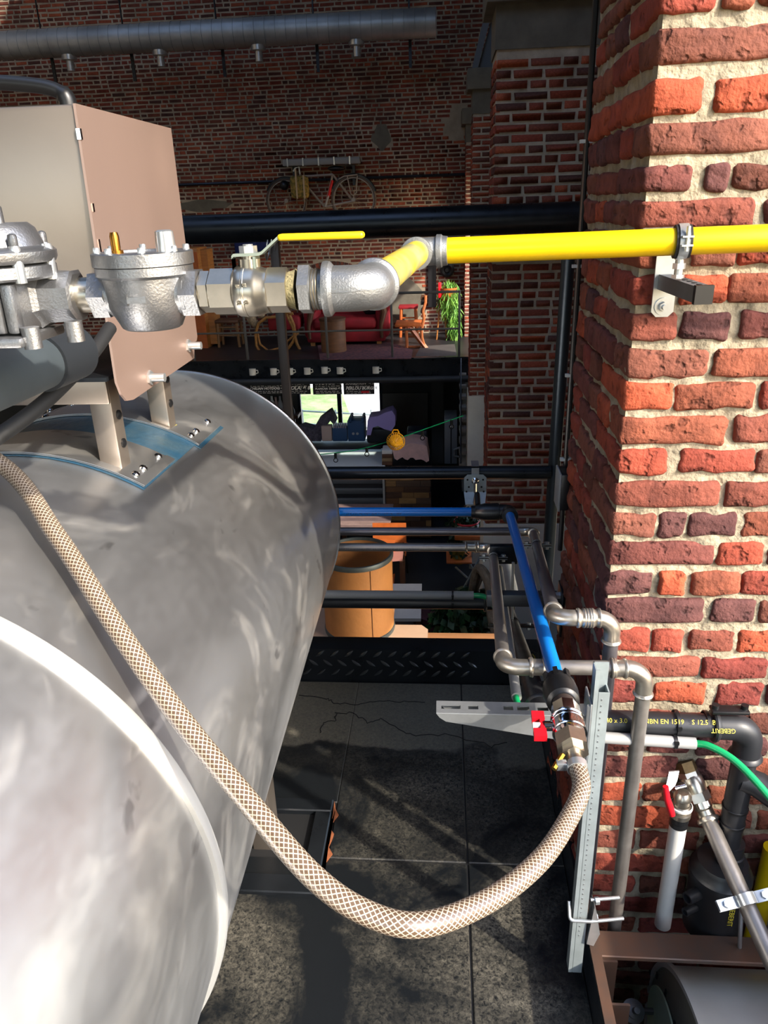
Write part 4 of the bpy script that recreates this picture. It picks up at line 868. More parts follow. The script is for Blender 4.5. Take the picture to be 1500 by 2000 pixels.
# siphon below
tcx = at(1408, 1730, Y=1.2).x; tr = thing('drain_trap', 'fat black cylindrical drain trap under the black pipe at the wall', 'drain trap', (tcx, 1.213, -1.5))
MB().lathe([(.045, -.20), (.058, -.19), (.060, -.05), (.063, -.045), (.063, -.028), (.058, -.022), (.054, -.008), (.050, 0), (.0005, .001)], (tcx, 1.213, -1.30), (0, 0, 1), 40).build('body', PEB, tr)
MB().lathe([(.028, 0), (.028, .02), (.025, .022), (.025, .05)], (tcx + .012, 1.213, -1.298), (0, 0, 1), 28).build('neck', PEB, tr)
for z, rr in ((-1.335, .013), (-1.375, .009)): MB().lathe([(rr, 0), (rr, .032), (rr * .7, .032), (rr * .7, .01)], (tcx - .05, 1.185, z - .03), (-.8, -.45, 0), 18).build('spout', PEB, tr)
txt('print', 'GEBERIT', (tcx + .004, 1.1515, -1.36), (0, 0, -1), (1, .1, 0), .016, PRNT, tr)
# grey conduits with green tube
def conduit(lab, pts, r, gpts, gr, tie=None):
    t = thing('conduit', lab, 'conduit', pts[0]); MB().tube(pts, r, 18).build('sleeve', GREY, t); MB().tube(spline(gpts, 8), gr, 14).build('green_tube', GRN, t)
    if tie:
        for c, ax, rr in tie: MB().lathe([(rr, -.003), (rr + .0015, -.003), (rr + .0015, .003), (rr, .003)], c, ax, 24, closed=True).build('cable_tie', BLKP, t); MB().box(V(c) + V((0, -rr, .006)), (.008, .005, .006)).build('tie_head', BLKP, t)
g0_ = at(1172, 1440, Y=1.185); g1_ = at(1358, 1452, Y=1.183)
conduit('grey conduit strapped under the black drain pipe with green tube leaving its right end', [g0_, g1_], .0112, [g1_, at(1385, 1457, Y=1.17), at(1430, 1482, Y=1.14), at(1475, 1525, Y=1.10), at(1530, 1590, Y=1.05)], .0068, [(at(1320, 1412, Y=1.215), (1, 0, 0), .0245), (at(1318, 1449, Y=1.184), (1, 0, 0), .0118)])
g2 = at(560, 1160, Y=2.29) + V((-.3, 0, 0)); g3 = at(925, 1163, Y=2.29)
conduit('grey conduit lying on the far black drain pipe behind the tank', [g2, g3], .0150, [g3 + V((-.02, 0, 0)), at(940, 1164, Y=2.28), at(957, 1171, Y=2.25), at(966, 1185, Y=2.2)], .009, [(at(884, 1163, Y=2.29), (1, 0, 0), .0155), (at(884, 1176, Y=2.33), (1, 0, 0), .0245)])
g4 = at(975, 1110, Y=2.1); g5 = at(1009, 1362, Y=1.30)
conduit('grey conduit beside the black drain pipe at the deck edge with green tube below', [g4, g5], .0108, [g5 + (g4 - g5).normalized() * .02, g5 + (g5 - g4).normalized() * .02, at(1024, 1392, Y=1.25), at(1040, 1415, Y=1.24)], .0065)
# clamps on the cross channel
cc = thing('cross_channel', 'grey steel channel bracket bolted to the pier side carrying the pipes', 'bracket', (.15, 1.78, -.97))
ca = at(950, 1172, Y=1.78); cb_ = V((XP - .004, 1.78, at(1130, 1170, Y=1.78).z))
MB().bev((ca.x, 1.765, cb_.z - .018), (cb_.x, 1.795, cb_.z + .018), .003).build('channel', M('grey_steel', '585c60', .5, .6, var=.15, vs=12), cc)
MB().bev((XP - .006, 1.70, cb_.z - .07), (XP, 1.775, cb_.z + .06), .002).build('wall_plate', BLK, cc)
MB().cyl((XP - .004, 1.735, cb_.z + .035), (XP - .022, 1.735, cb_.z + .035), .010, n=6).build('anchor_nut', ZINC, cc)
def clampon(lab, c, ax, r, wv, mat, rod=None):
    c = V(c); ax = V(ax).normalized(); wv = V(wv); wv = (wv - ax * wv.dot(ax)).normalized(); up = ax.cross(wv); up = up if up.z > 0 else -up
    t = thing('pipe_clamp', lab, 'clamp', c); R_ = Matrix((wv, ax, up)).transposed()
    for s in (1, -1):
        th = [PI * k / 14 for k in range(15)]; o = [V((-r * 2.3 - .012, 0, 0))] ; P_ = []
        P_ = [(-r * 3.1, .002 * s), (-r * 1.3, .002 * s)] + [(-math.cos(a) * r * 1.08, s * (math.sin(a) * r * 1.08 + .001)) for a in th] + [(r * 1.3, .002 * s), (r * 3.1, .002 * s)]
        vs = []; hw = .010; tk = .0025
        m = MB()
        for x, z in P_:
            for dz, dy in ((0, -hw), (0, hw), (tk * s, hw), (tk * s, -hw)): vs.append(c + wv * x + up * (z + dz) + ax * dy)
        n = len(P_); fs = [(0, 1, 2, 3), tuple((n - 1) * 4 + k for k in (3, 2, 1, 0))]
        for i in range(n - 1):
            for k in range(4): fs.append((i * 4 + k, i * 4 + (k + 1) % 4, i * 4 + 4 + (k + 1) % 4, i * 4 + 4 + k))
        m.add(vs, fs).build('clamp_half', mat, t, ang=30)
    for sx2 in (-1, 1):
        q = c + wv * (sx2 * r * 2.15); MB().cyl(q + up * .004, q + up * .0105, .0075, n=6).cyl(q - up * .012, q - up * .004, .006, n=6).build('clamp_bolt', ZINC, t, ang=25)
    if rod is not None: MB().cyl(c - up * (r + .002), rod, .0042, n=12).build('threaded_rod', ZINC, t)
    return t
dD = (c0_ - e1_); pD_ = e1_.lerp(c0_, .14); pG = f1.lerp(h0, .25); dG = h0 - f1; pJ = k1.lerp(j1, .30)
clampon('steel clamp round the left slanting steel pipe', pD_, dD, .0138, (1, 0, 0), M('clamp_grey', '70757a', .35, .9), rod=V((pD_.x + .03, 1.9, cb_.z - .1)))
clampon('steel clamp round the right slanting steel pipe, right of the blue pipe', pG, dG, .0138, (1, 0, 0), MAT['clamp_grey'])
clampon('dark steel clamp round the slanting black drain pipe', pJ, j1 - k1, .0232, (1, 0, 0), BLK, rod=V((pJ.x - .004, pJ.y, cb_.z)))
m = MB().bev(pD_ + V((-.01, .015, -.03)), pD_ + V((.075, .04, .03)), .002); tag(m.build('channel_stub', BLK), 'short black channel behind the left pipe clamp', 'bracket')
# valve set on the pier, lower right
nv0 = at(1338, 1494, Y=1.285); nv1 = at(1545, 1960, Y=.93); nd_ = (nv1 - nv0).normalized()
np_ = thing('outlet_pipe', 'thick steel pipe leaving the wall valve toward the lower right corner', 'pipe', nv0)
vs0 = at(1383, 1600, Y=1.225)
MB().cyl(vs0, nv1, .0165, n=28).build('pipe', PRESS, np_)
MB().lathe([(.017, -.004), (.0225, -.003), (.0235, .002), (.0225, .006), (.017, .007)], vs0, nd_, 28).build('press_collar', PRESSF, np_)
vv = thing('wall_ball_valve', 'nickel plated ball valve on the brick pier with small red lever', 'valve', nv0)
L0 = (vs0 - nv0).length
MB().cyl(nv0 + V((-.004, .0, .012)), nv0 + nd_ * .012, .022, n=6).build('wall_nut', M('old_brass', '6e5a3c', .5, .8, var=.3, vs=40), vv, ang=25)
nn_ = (vs0 - nv0).normalized()
MB().cyl(nv0 + nn_ * .008, nv0 + nn_ * .024, .0225, n=6).build('hex', NICK, vv, ang=25)
MB().lathe([(.020, .022), (.0235, .028), (.0242, .044), (.0225, .056)], nv0, nn_, 28).build('body', NICK, vv)
MB().cyl(nv0 + nn_ * .056, nv0 + nn_ * .074, .024, n=6, ph=.3).build('hex', PRESSF, vv, ang=25)
MB().lathe([(.020, .074), (.020, .088), (.0175, .092), (.0185, .104), (.017, .12)], nv0, nn_, 28).cyl(nv0 + nn_ * .075, nv0 + nn_ * .086, .0215, n=6).build('tailpiece', NICK, vv, ang=25)
st0 = nv0 + nn_ * .040; sL = V((-1, -.35, .0)).normalized()
MB().cyl(st0 + sL * .02, st0 + sL * .048, .010, n=18).build('stem', CH, vv)
pl_ = [at(1306, 1506, Y=1.19), at(1326, 1504, Y=1.19), at(1322, 1522, Y=1.18), at(1318, 1532, Y=1.18), at(1304, 1546, Y=1.165), at(1299, 1538, Y=1.165)]
lever_ = MB().prism(pl_, (0, -.003, 0)).build('lever', ZINC, vv)
MB().tube([at(1300, 1536, Y=1.16), at(1303, 1560, Y=1.157), at(1309, 1578, Y=1.155), at(1313, 1592, Y=1.153)], [.0055, .0065, .007, .006], 12).build('red_grip', RED, lever_, label='red lever grip')
# white pipe with pressure valve on top
wx = at(1320, 1640, Y=1.215).x; wt = at(1321, 1610, Y=1.215).z
wp = thing('white_pipe', 'upright white plastic pipe under the wall valve with dark fittings on top', 'pipe', (wx, 1.215, -1.6))
MB().cyl((wx, 1.215, -1.50), (wx, 1.215, wt), .0172, n=28).build('pipe', WHT, wp)
MB().lathe([(.0172, -.002), (.0188, 0), (.0175, .010), (.019, .012), (.0185, .024), (.015, .026)], (wx, 1.215, wt), (0, 0, 1), 24).build('black_socket', BLKP, wp)
MB().lathe([(.019, .024), (.021, .026), (.021, .036), (.016, .038), (.0155, .046), (.020, .048), (.021, .051), (.016, .054), (.0155, .068), (.018, .071), (.0175, .078), (.011, .086), (.0005, .088)], (wx, 1.215, wt), (0, 0, 1), 28).build('valve_stack', NICK, wp)
MB().lathe([(.0205, .046), (.0225, .048), (.0225, .052), (.0205, .054)], (wx, 1.215, wt), (0, 0, 1), 28, closed=True).build('white_ring', WHT, wp)
rc_ = at(1447, 1768, Y=1.125)
cl_ = clampon('broad two bolt stainless clamp holding the thick outlet pipe above the rusty bar', nv0 + nd_ * ((rc_ - nv0).dot(nd_)), nd_, .0175, (1, 0, .0), ZINC, rod=V((.61, 1.13, -1.452)))
tag(MB().cyl((.70, 1.25, -1.6), (.70, 1.25, -1.30), .02, n=20).build('yellow_riser', YEL), 'yellow gas riser pipe at the right edge behind the drain trap', 'pipe')
# second tank below the deck edge
T2 = V((.50, .98, -1.815)); R2 = .30
t2 = thing('lower_tank', 'grey lower tank with bolted end plate below the rusty bar', 'tank', (.9, .98, -2.2))
T2M = M('satin_grey', 'd6d3c8', .45, .2, var=.08, vs=4); T2E = M('dark_end', '8d8a7a', .6, .2, var=.12, vs=8)
MB().lathe([(R2, 0), (R2, .44)], T2, (1, 0, 0), 96, caps=False).build('shell', T2M, t2)
MB().lathe([(R2 - .004, -.004), (R2 + .007, -.004), (R2 + .007, .008), (R2 - .004, .008)], T2, (1, 0, 0), 96, closed=True).build('rim', T2M, t2)
MB().lathe([(R2 - .003, .002), (.0005, .006)], T2, (1, 0, 0), 72, caps=False).build('end_plate', T2E, t2)
MB().lathe([(.13, 0), (.13, -.004), (.0005, -.004)], T2 + V((0, .16, .0)), (1, 0, 0), 48).build('inspection_hatch', M('pale_green', 'cfe4c2', .5, var=.06, vs=5), t2, label='pale green round hatch')
for k in range(14):
    a = 2 * PI * k / 14; MB().box(T2 + V((-.0045, .16 + .155 * math.cos(a), .155 * math.sin(a))), (.003, .006, .018)).build('slot', DARKW, t2)
for k in range(3): MB().box(T2 + V((-.010, .05 + .02 * k, .07 - .10 * k)), (.012, .05, .012)).build('hatch_lug', BLK, t2)
MB().cyl(T2 + V((.012, -.03, R2 - .003)), T2 + V((.012, -.03, R2 + .006)), .008, n=6).build('screw', ZINC, t2)
bsc = thing('valve_fitting', 'round pale flange with a stem in the dark gap under the rusty bar', 'fitting', (.4, 1.22, -1.9))
vf = at(1236, 1975, Y=1.22); MB().lathe([(.026, 0), (.026, .006), (.016, .008), (.016, .02), (.007, .022), (.007, .05)], vf, (0, -.5, .8), 24).build('flange', CAST, bsc); MB().bev(vf + V((-.05, .0, -.012)), vf + V((.07, .01, .002)), .002).build('strap', CAST, bsc)

# ------------------------------------------------------------------ bracket on the pier for the yellow pipe
wc = thing('wall_bracket', 'galvanised wall plate with square perforated arm bolted to the brick pier', 'bracket', at(1300, 560, Y=1.27))
q0 = at(1284, 500, Y=1.268); q1 = at(1325, 500, Y=1.268); q2 = at(1326, 618, Y=1.268); q3 = at(1276, 612, Y=1.268)
pxm = (q0.x + q1.x) / 2; wd = .0175; zb_ = q2.z; zt_2 = q0.z + .02
poly = [V((pxm - wd, 1.266, zt_2)), V((pxm - wd, 1.266, zb_ + .008)), V((pxm - wd + .008, 1.266, zb_)), V((pxm + wd - .008, 1.266, zb_)), V((pxm + wd, 1.266, zb_ + .008)), V((pxm + wd, 1.266, zt_2))]
MB().prism(poly, (0, .004, 0)).build('wall_plate', ZINC, wc, flat=True)
bc = V((pxm, 1.266, at(1301, 598, Y=1.266).z))
MB().lathe([(.0135, 0), (.0135, .0025), (.006, .0025)], bc, (0, -1, 0), 28).build('washer', ZINC, wc); MB().cyl(bc, bc + V((0, -.010, 0)), .0075, n=6).cyl(bc, bc + V((0, -.015, 0)), .004, n=12).build('anchor_bolt', ZINC, wc, ang=25)
a0 = at(1303, 545, Y=1.266); a1x = at(1369, 574, Y=1.13); h = .0115
az = a0.z - .004
m = MB(); m.box((0, 0, 0), (0.0001,) * 3) if 0 else None
d_ = (V((a1x.x, 1.12, a1x.z)) - V((pxm, 1.266, az))); Rm = Matrix((d_.normalized().cross(V((0, 0, 1))).normalized(), d_.normalized(), d_.normalized().cross(V((0, 0, 1))).normalized().cross(d_.normalized()))).transposed()
MB().box(V((pxm, 1.266, az)) + d_ / 2, (2 * h, d_.length, 2 * h), Rm).build('arm', M('arm_grey', '6c6e70', .5, .5, var=.1, vs=30), wc)
MB().box(V((pxm, 1.266, az)) + d_, (2 * h + .003, .008, 2 * h + .003), Rm).build('end_cap', BLKP, wc)
for k in range(6):
    c = V((pxm, 1.266, az)) + d_ * (.28 + .12 * k) + V((0, 0, h + .0006)); MB().lathe([(.0042, -.0006), (.0042, .0003)], c, (0, 0, 1), 12).build('hole', DARKW, wc)
pc_ = thing('pipe_clip', 'rubber lined steel pipe clip holding the yellow pipe on the wall bracket', 'clamp', (0.33, 1.19, -.1))
t_ = ((at(1331, 472, Y=1.19).x - E2.x) / dY.x); cY = E2 + dY * t_
MB().lathe([(.0193, -.011), (.0235, -.011), (.0235, .011), (.0193, .011)], cY, dY, 28, closed=True).build('rubber_lining', RUB, pc_)
MB().lathe([(.0236, -.007), (.0252, -.007), (.0252, .007), (.0236, .007)], cY, dY, 28, closed=True).build('steel_band', ZINC, pc_)
MB().box(cY + V((0, -.024, .008)), (.016, .012, .0025)).box(cY + V((0, -.024, -.004)), (.016, .012, .0025)).build('ear', ZINC, pc_); MB().cyl(cY + V((0, -.026, -.012)), cY + V((0, -.026, .022)), .0028, n=10).build('screw', ZINC, pc_)
MB().cyl(cY + V((0, 0, -.024)), cY + V((0, 0, -.052)), .0062, n=14).cyl(cY + V((0, 0, -.030)), cY + V((0, 0, -.038)), .0095, n=6).cyl(cY + V((0, 0, -.046)), cY + V((0, 0, -.051)), .0095, n=6).build('stud', ZINC, pc_, ang=25)

# ------------------------------------------------------------------ frame pipes across the hall
m = MB().cyl(at(1158, 422, Y=5.0) + V((-.0, 0, 0)), (-8, 5.0, at(1158, 422, Y=5.0).z - .02), .088, n=40); tag(m.build('tie_beam', BLK), 'thick dark steel tube beam spanning the hall above the yellow pipe', 'beam')
lb = at(1075, 922, Y=2.5)
m = MB().cyl(lb, (-3, 2.5, lb.z), .0235, n=28); tag(m.build('frame_rail', BLK), 'thin dark steel tube running left behind the tank above the blue pipe', 'beam')
ptop = at(1116, 462, Y=2.53); pbot = at(1062, 1115, Y=2.53)
m = MB().cyl(V((pbot.x + .01, 2.53, -1.7)), V((ptop.x - .005, 2.53, ptop.z)), .0215, n=28); tag(m.build('frame_post', M('post_steel', '3c444c', .35, .7, var=.1, vs=8)), 'upright dark steel tube post in front of the far brick pier', 'post')
hp2 = thing('hanging_post', 'slim square steel post hanging from the thick tube beam', 'post', at(553, 800, Y=5.0))
ht = at(536, 472, Y=5.0); MB().bev((ht.x - .028, 4.97, -2.4), (ht.x + .028, 5.03, ht.z), .003).build('tube', M('post_brown', '5a5350', .45, .6), hp2)
for k in range(3): MB().tube([ht + V((-.04 + .03 * k + .02 * math.sin(a), -.05 * math.cos(a), -.02 + .09 * math.sin(a) + .02 * k)) for a in [2 * PI * i / 14 for i in range(14)]], .005, 6, closed=True).build('wire', ZINC, hp2)
pc2 = thing('pipe_hanger', 'galvanised hanger plate with hook over the thin dark tube', 'hanger', at(928, 950, Y=2.46))
hx = at(928, 950, Y=2.46).x; z1_ = at(928, 927, Y=2.46).z; z2_ = at(928, 978, Y=2.46).z; z3_ = at(928, 962, Y=2.46).z
w_ = .039
MB().prism([(hx - w_, 2.458, z3_), (hx + w_, 2.458, z3_), (hx + w_, 2.458, z1_ - .012), (hx + w_ - .012, 2.458, z1_), (hx - w_ + .012, 2.458, z1_), (hx - w_, 2.458, z1_ - .012)], (0, .004, 0)).build('plate', GALV, pc2, flat=True)
MB().prism([(hx - w_, 2.458, z3_), (hx + w_, 2.458, z3_), (hx + w_ - .005, 2.43, z2_ - .004), (hx - w_ + .005, 2.43, z2_ - .004)], (0, 0, .003)).build('foot', GALV, pc2, flat=True)
MB().span((hx - .013, 2.462, z1_ - .02), (hx + .013, 2.466, lb.z + .034)).span((hx - .013, 2.462, lb.z + .03), (hx + .013, 2.53, lb.z + .034)).build('strap', ZINC, pc2)
MB().lathe([(.013, 0), (.013, .004), (.008, .009), (.0005, .010)], (hx, 2.456, z1_ - .022), (0, -1, 0), 20).cyl((hx, 2.452, z1_ - .03), (hx, 2.446, z1_ - .062), .006, n=10).build('hook_bolt', POL, pc2)
for dx, dz in ((-.027, -.018), (.027, -.018), (-.022, -.045), (.022, -.045), (-.03, -.062), (.03, -.062)): MB().lathe([(.0035, 0), (.0035, .001)], (hx + dx, 2.4575, z1_ + dz), (0, -1, 0), 10).build('hole', DARKW, pc2)
MB().lathe([(.018, -.022), (.0205, -.022), (.0205, .022), (.018, .022)], (hx, 2.22, pbf.z), (1, 0, 0), 20, closed=True).build('clip', BLKP, pc2)
MB().tube([(hx, 2.44, z2_), (hx, 2.30, pbf.z + .03), (hx, 2.23, pbf.z + .018)], .009, 8).build('clip_arm', BLKP, pc2)
cdt = thing('wall_conduit', 'thin black cable conduit with white clips down the pier side', 'conduit', (XP - .01, 1.79, -.9))
cy_ = 1.80
MB().tube([(XP + .02, cy_ + .01, 1.2), (XP - .002, cy_, .6), (XP - .002, cy_, -.86)], .0065, 10).build('tube', BLKP, cdt)
for py in (277, 520, 733, 897): c = at(1120, py, Y=cy_); MB().box((XP - .004, cy_, c.z), (.026, .010, .007)).build('clip', WHT, cdt)
jb = thing('junction_box', 'flat grey junction box on the shaded pier side', 'box', (XP - .02, 1.74, -1.0))
z4 = at(1100, 925, Y=1.74).z; z5 = at(1103, 995, Y=1.74).z
MB().bev((XP - .022, 1.73, z5), (XP - .001, 1.80, z4), .003).build('housing', BLKP, jb); MB().bev((XP - .026, 1.728, z5 - .002), (XP - .021, 1.802, z4 + .002), .002).build('cover', GREY, jb)

# ------------------------------------------------------------------ high on the back wall: duct, lamp, bicycle
def pb(px0, py0, px1, py1, Y, dep, mb=None, bev=0):
    a = at((px0 + px1) / 2, py0, Y=Y).z; b = at((px0 + px1) / 2, py1, Y=Y).z; x0 = at(px0, (py0 + py1) / 2, Y=Y).x; x1 = at(px1, (py0 + py1) / 2, Y=Y).x
    mb = mb or MB()
    return mb.bev((x0, Y, b), (x1, Y + dep, a), bev) if bev else mb.span((x0, Y, b), (x1, Y + dep, a))
def rod(mb, a, b, r, n=8): return mb.cyl(at(*a[:2], Y=a[2]), at(*b[:2], Y=b[2]), r, n=n)
DY = 11.4
dA = at(851, 44, Y=DY); dr_ = abs(at(851, 14, Y=DY).z - at(851, 74, Y=DY).z) / 2
du = thing('ventilation_duct', 'galvanised spiral duct hanging along the top of the back wall', 'duct', (-2, DY, dA.z))
MB().cyl(dA, (-8, DY, dA.z), dr_, n=40).build('tube', M('duct_zinc', 'a4a8aa', .45, .55, var=.2, vs=3), du)
sp2 = []
for k in range(58): 
    x = dA.x - .14 * k
    MB().lathe([(dr_, -.004), (dr_ + .006, -.002), (dr_ + .006, .002), (dr_, .004)], (x, DY, dA.z), (1, .06, 0), 36, closed=True).build('spiral_seam', MAT['duct_zinc'], du)
for px in (133, 312, 505, 697):
    c = at(px, 100, Y=DY); c = V((c.x, DY, dA.z - dr_)); MB().lathe([(.10, .02), (.10, -.04), (.05, -.05), (.05, -.17), (.04, -.17)], c, (0, 0, 1), 18, caps=True).build('air_nozzle', ZINC, du)
for px in (85, 245, 427, 615, 800):
    c = at(px, 90, Y=DY); m = MB(); m.cyl((c.x, DY, dA.z + dr_), (c.x, DY, 4.4), .012, n=6); m.span((c.x - .02, DY + dr_, dA.z - dr_ - .30), (c.x + .02, DY + dr_ + .03, dA.z)); m.build('hanger', BLK, du)
    m = MB(); m.cyl((c.x - .55, YF - .05, 3.35), (c.x - .1, DY, 2.9), .03, n=6); m.build('brace', BLK, du)
lm = thing('strip_light', 'long grey strip light fixed above the wall mounted bicycle', 'lamp', at(628, 316, Y=12.2))
pa_ = at(553, 320, Y=12.22); pb2 = at(704, 311, Y=12.22)
MB().bev((pa_.x, 12.15, pb2.z - .06), (pb2.x, 12.3, pb2.z + .035), .02).build('diffuser', M('lamp_grey', '8c8e90', .5), lm)
for k in range(5): x = pa_.x + (pb2.x - pa_.x) * (k + .3) / 5; MB().span((x, 12.14, pb2.z - .065), (x + .02, 12.36, pb2.z + .045)).build('clip', ZINC, lm)
for px in (573, 690): c = at(px, 322, Y=12.3); MB().span((c.x - .02, 12.3, c.z - .28), (c.x + .02, YF, c.z)).build('wall_arm', BLK, lm)
BY = 12.28
bk = thing('bicycle', 'old touring bicycle hung on the brick wall under the strip light', 'bicycle', at(628, 400, Y=BY))
def whl(cx, cy, rp):
    c = at(cx, cy, Y=BY); r = abs(at(cx + rp, cy, Y=BY).x - c.x)
    MB().tube([c + V((r * math.cos(t), 0, r * math.sin(t))) for t in [2 * PI * i / 40 for i in range(40)]], .02, 8, closed=True).build('tyre', M('tyre%d' % cx, '5a4e48', .8), bk)
    w = MB().tube([c + V((r * .93 * math.cos(t), 0, r * .93 * math.sin(t))) for t in [2 * PI * i / 40 for i in range(40)]], .012, 6, closed=True)
    for i in range(18): t = 2 * PI * i / 18; w.cyl(c, c + V((r * .93 * math.cos(t), 0, r * .93 * math.sin(t))), .0025, n=4)
    w.cyl(c + V((0, -.05, 0)), c + V((0, .04, 0)), .03, n=10); w.build('rim', M('rim%d' % cx, '8a8480', .4, .7), bk)
    m = MB().tube([c + V((r * 1.06 * math.cos(t), 0, r * 1.06 * math.sin(t))) for t in [PI * (.1 + .75 * i / 20) for i in range(21)]], .022, 6); m.build('mudguard', BLK, bk)
whl(560, 392, 38); whl(691, 390, 42)
FRM = M('bike_frame', '9a9088', .4, .3)
m = MB()
for a, b in (((587, 345), (650, 341)), ((650, 341), (636, 402)), ((650, 341), (689, 392)), ((589, 352), (634, 404)), ((636, 404), (689, 393)), ((587, 345), (585, 335)), ((590, 352), (596, 395))): rod(m, (*a, BY), (*b, BY), .018)
m.build('frame', FRM, bk)
m = MB(); rod(m, (649, 352, BY - .01), (641, 385, BY - .01), .021); m.build('red_seat_tube', RED, bk, label='red painted seat tube section')
m = MB(); m.tube([at(x, y, Y=BY - .03) for x, y in ((661, 350), (672, 344), (698, 341))], .01, 6); m.tube([at(x, y, Y=BY - .03) for x, y in ((678, 343), (685, 378), (690, 383), (696, 376), (698, 343))], .009, 6); m.build('luggage_rack', FRM, bk)
m = MB(); m.tube([at(x, y, Y=BY - .05) for x, y in ((573, 335), (577, 328), (584, 326), (586, 340))], .014, 6); m.build('handlebar', ZINC, bk)
m = MB(); m.ball(at(656, 329, Y=BY - .02), .13, (1, .45, .3)); m.build('saddle', BLKP, bk)
m = MB(); m.ball(at(555, 362, Y=BY - .06), .07); m.build('headlamp', BLK, bk)
m = MB(); rod(m, (636, 404, BY - .06), (642, 382, BY - .06), .012); m.build('crank', ZINC, bk)
bgm = M('floral_bag', '3c4a24', .9, col2='c09a4a', vs=26)
bag = thing('pannier_bag', 'yellow and green patterned bag hanging from the bicycle handlebar', 'bag', at(584, 388, Y=12.1))
pb(566, 343, 602, 388, 12.10, .12, bev=.05).build('pouch', bgm, bag)
for x in (577, 592): m = MB(); pb(x, 330 if x == 577 else 342, x + 3, 388, 12.085, .02, m); m.build('strap', M('strap%d' % x, 'b8a284', .8), bag)
tag(MB().cyl((-8, 12.33, at(600, 352, Y=12.33).z), (XW, 12.33, at(600, 352, Y=12.33).z), .022, n=8).build('wall_pipe', BLK), 'thin black pipe running along the back wall behind the bicycle', 'pipe')
# ------------------------------------------------------------------ balcony at the back
EY = 10.35; ezt = at(700, 700, Y=EY).z; ezb = at(700, 741, Y=EY).z
struct('floor_balcony', MB().span((-7.9, EY, ezb + .06), (XW - .02, YF, ezt)), M('balcony_floor', '26262a', .45, var=.3, vs=2))
tag(MB().span((-7.9, EY - .03, ezb), (.35, EY - .001, ezt + .01)).span((-7.9, EY - .06, ezt - .02), (.35, EY - .03, ezt + .01)).build('edge_beam', BLK), 'black steel edge beam of the balcony with mugs hanging on it', 'beam')
tag(MB().cyl((-7.9, EY - .14, ezb + .02), (.4, EY - .14, ezb + .02), .045, n=14).build('mug_rail', M('grey_rail', '3a3c3e', .5, .5)), 'grey round rail along the balcony edge above the menu boards', 'rail')
rlg = thing('balcony_railing', 'thin grey steel railing in front of the balcony lounge', 'railing', (-1.5, EY, ezt))
RG = M('railing_grey', '6a6864', .45, .6)
rzt = at(830, 571, Y=EY).z; rzm = at(830, 643, Y=EY).z
for px in (372, 478, 637, 765, 897): x = at(px, 640, Y=EY).x; MB().bev((x - .016, EY - .016, ezt - .28 + (.2 if px == 897 else 0)), (x + .016, EY + .016, rzt + .016), .003).build('post', RG, rlg)
xr_ = at(897, 640, Y=EY).x
MB().bev((at(765, 571, Y=EY).x, EY - .016, rzt - .016), (xr_, EY + .016, rzt + .016), .003).build('top_rail', RG, rlg); MB().bev((-6, EY - .012, rzm - .012), (xr_, EY + .012, rzm + .012), .003).build('middle_rail', RG, rlg); MB().bev((-6, EY - .016, rzt - .016), (at(765, 571, Y=EY).x, EY + .016, rzt + .016), .003).build('top_rail', RG, rlg)
# mugs
def mug(x, z, y, name='mug'):
    c = bpy.data.objects
    t = thing('enamel_mug', 'x', 'mug', (x, y, z), 'white mugs hanging under the balcony')
    MB().lathe([(.046, 0), (.046, .085), (.049, .088), (.046, .090), (.043, .086), (.043, .006), (.0005, .005)], (x, y, z - .045), (0, .1, 1), 18, caps=False).build('cup', MUG, t)
    MB().tube([V((x + .044, y, z + .025)), V((x + .075, y, z + .022)), V((x + .08, y, z - .01)), V((x + .046, y, z - .025))], .008, 6).build('handle', MUG, t)
    return t
mxs = [493, 534, 566, 600, 634, 664, 734]; words = ['first', 'second', 'third', 'fourth', 'fifth', 'sixth', 'seventh and rightmost']
zm = at(600, 725, Y=EY - .12).z
mg = mug(at(493, 725, Y=EY - .12).x, zm, EY - .12); mg['label'] = 'white enamel mug, first from the left in the row under the balcony edge'
for k, px in enumerate(mxs[1:], 1):
    dup(mg, (at(px, 725, Y=EY - .12).x, EY - .12, zm + .01 * (k == 4)), 'white enamel mug, %s from the left in the row under the balcony edge' % words[k])
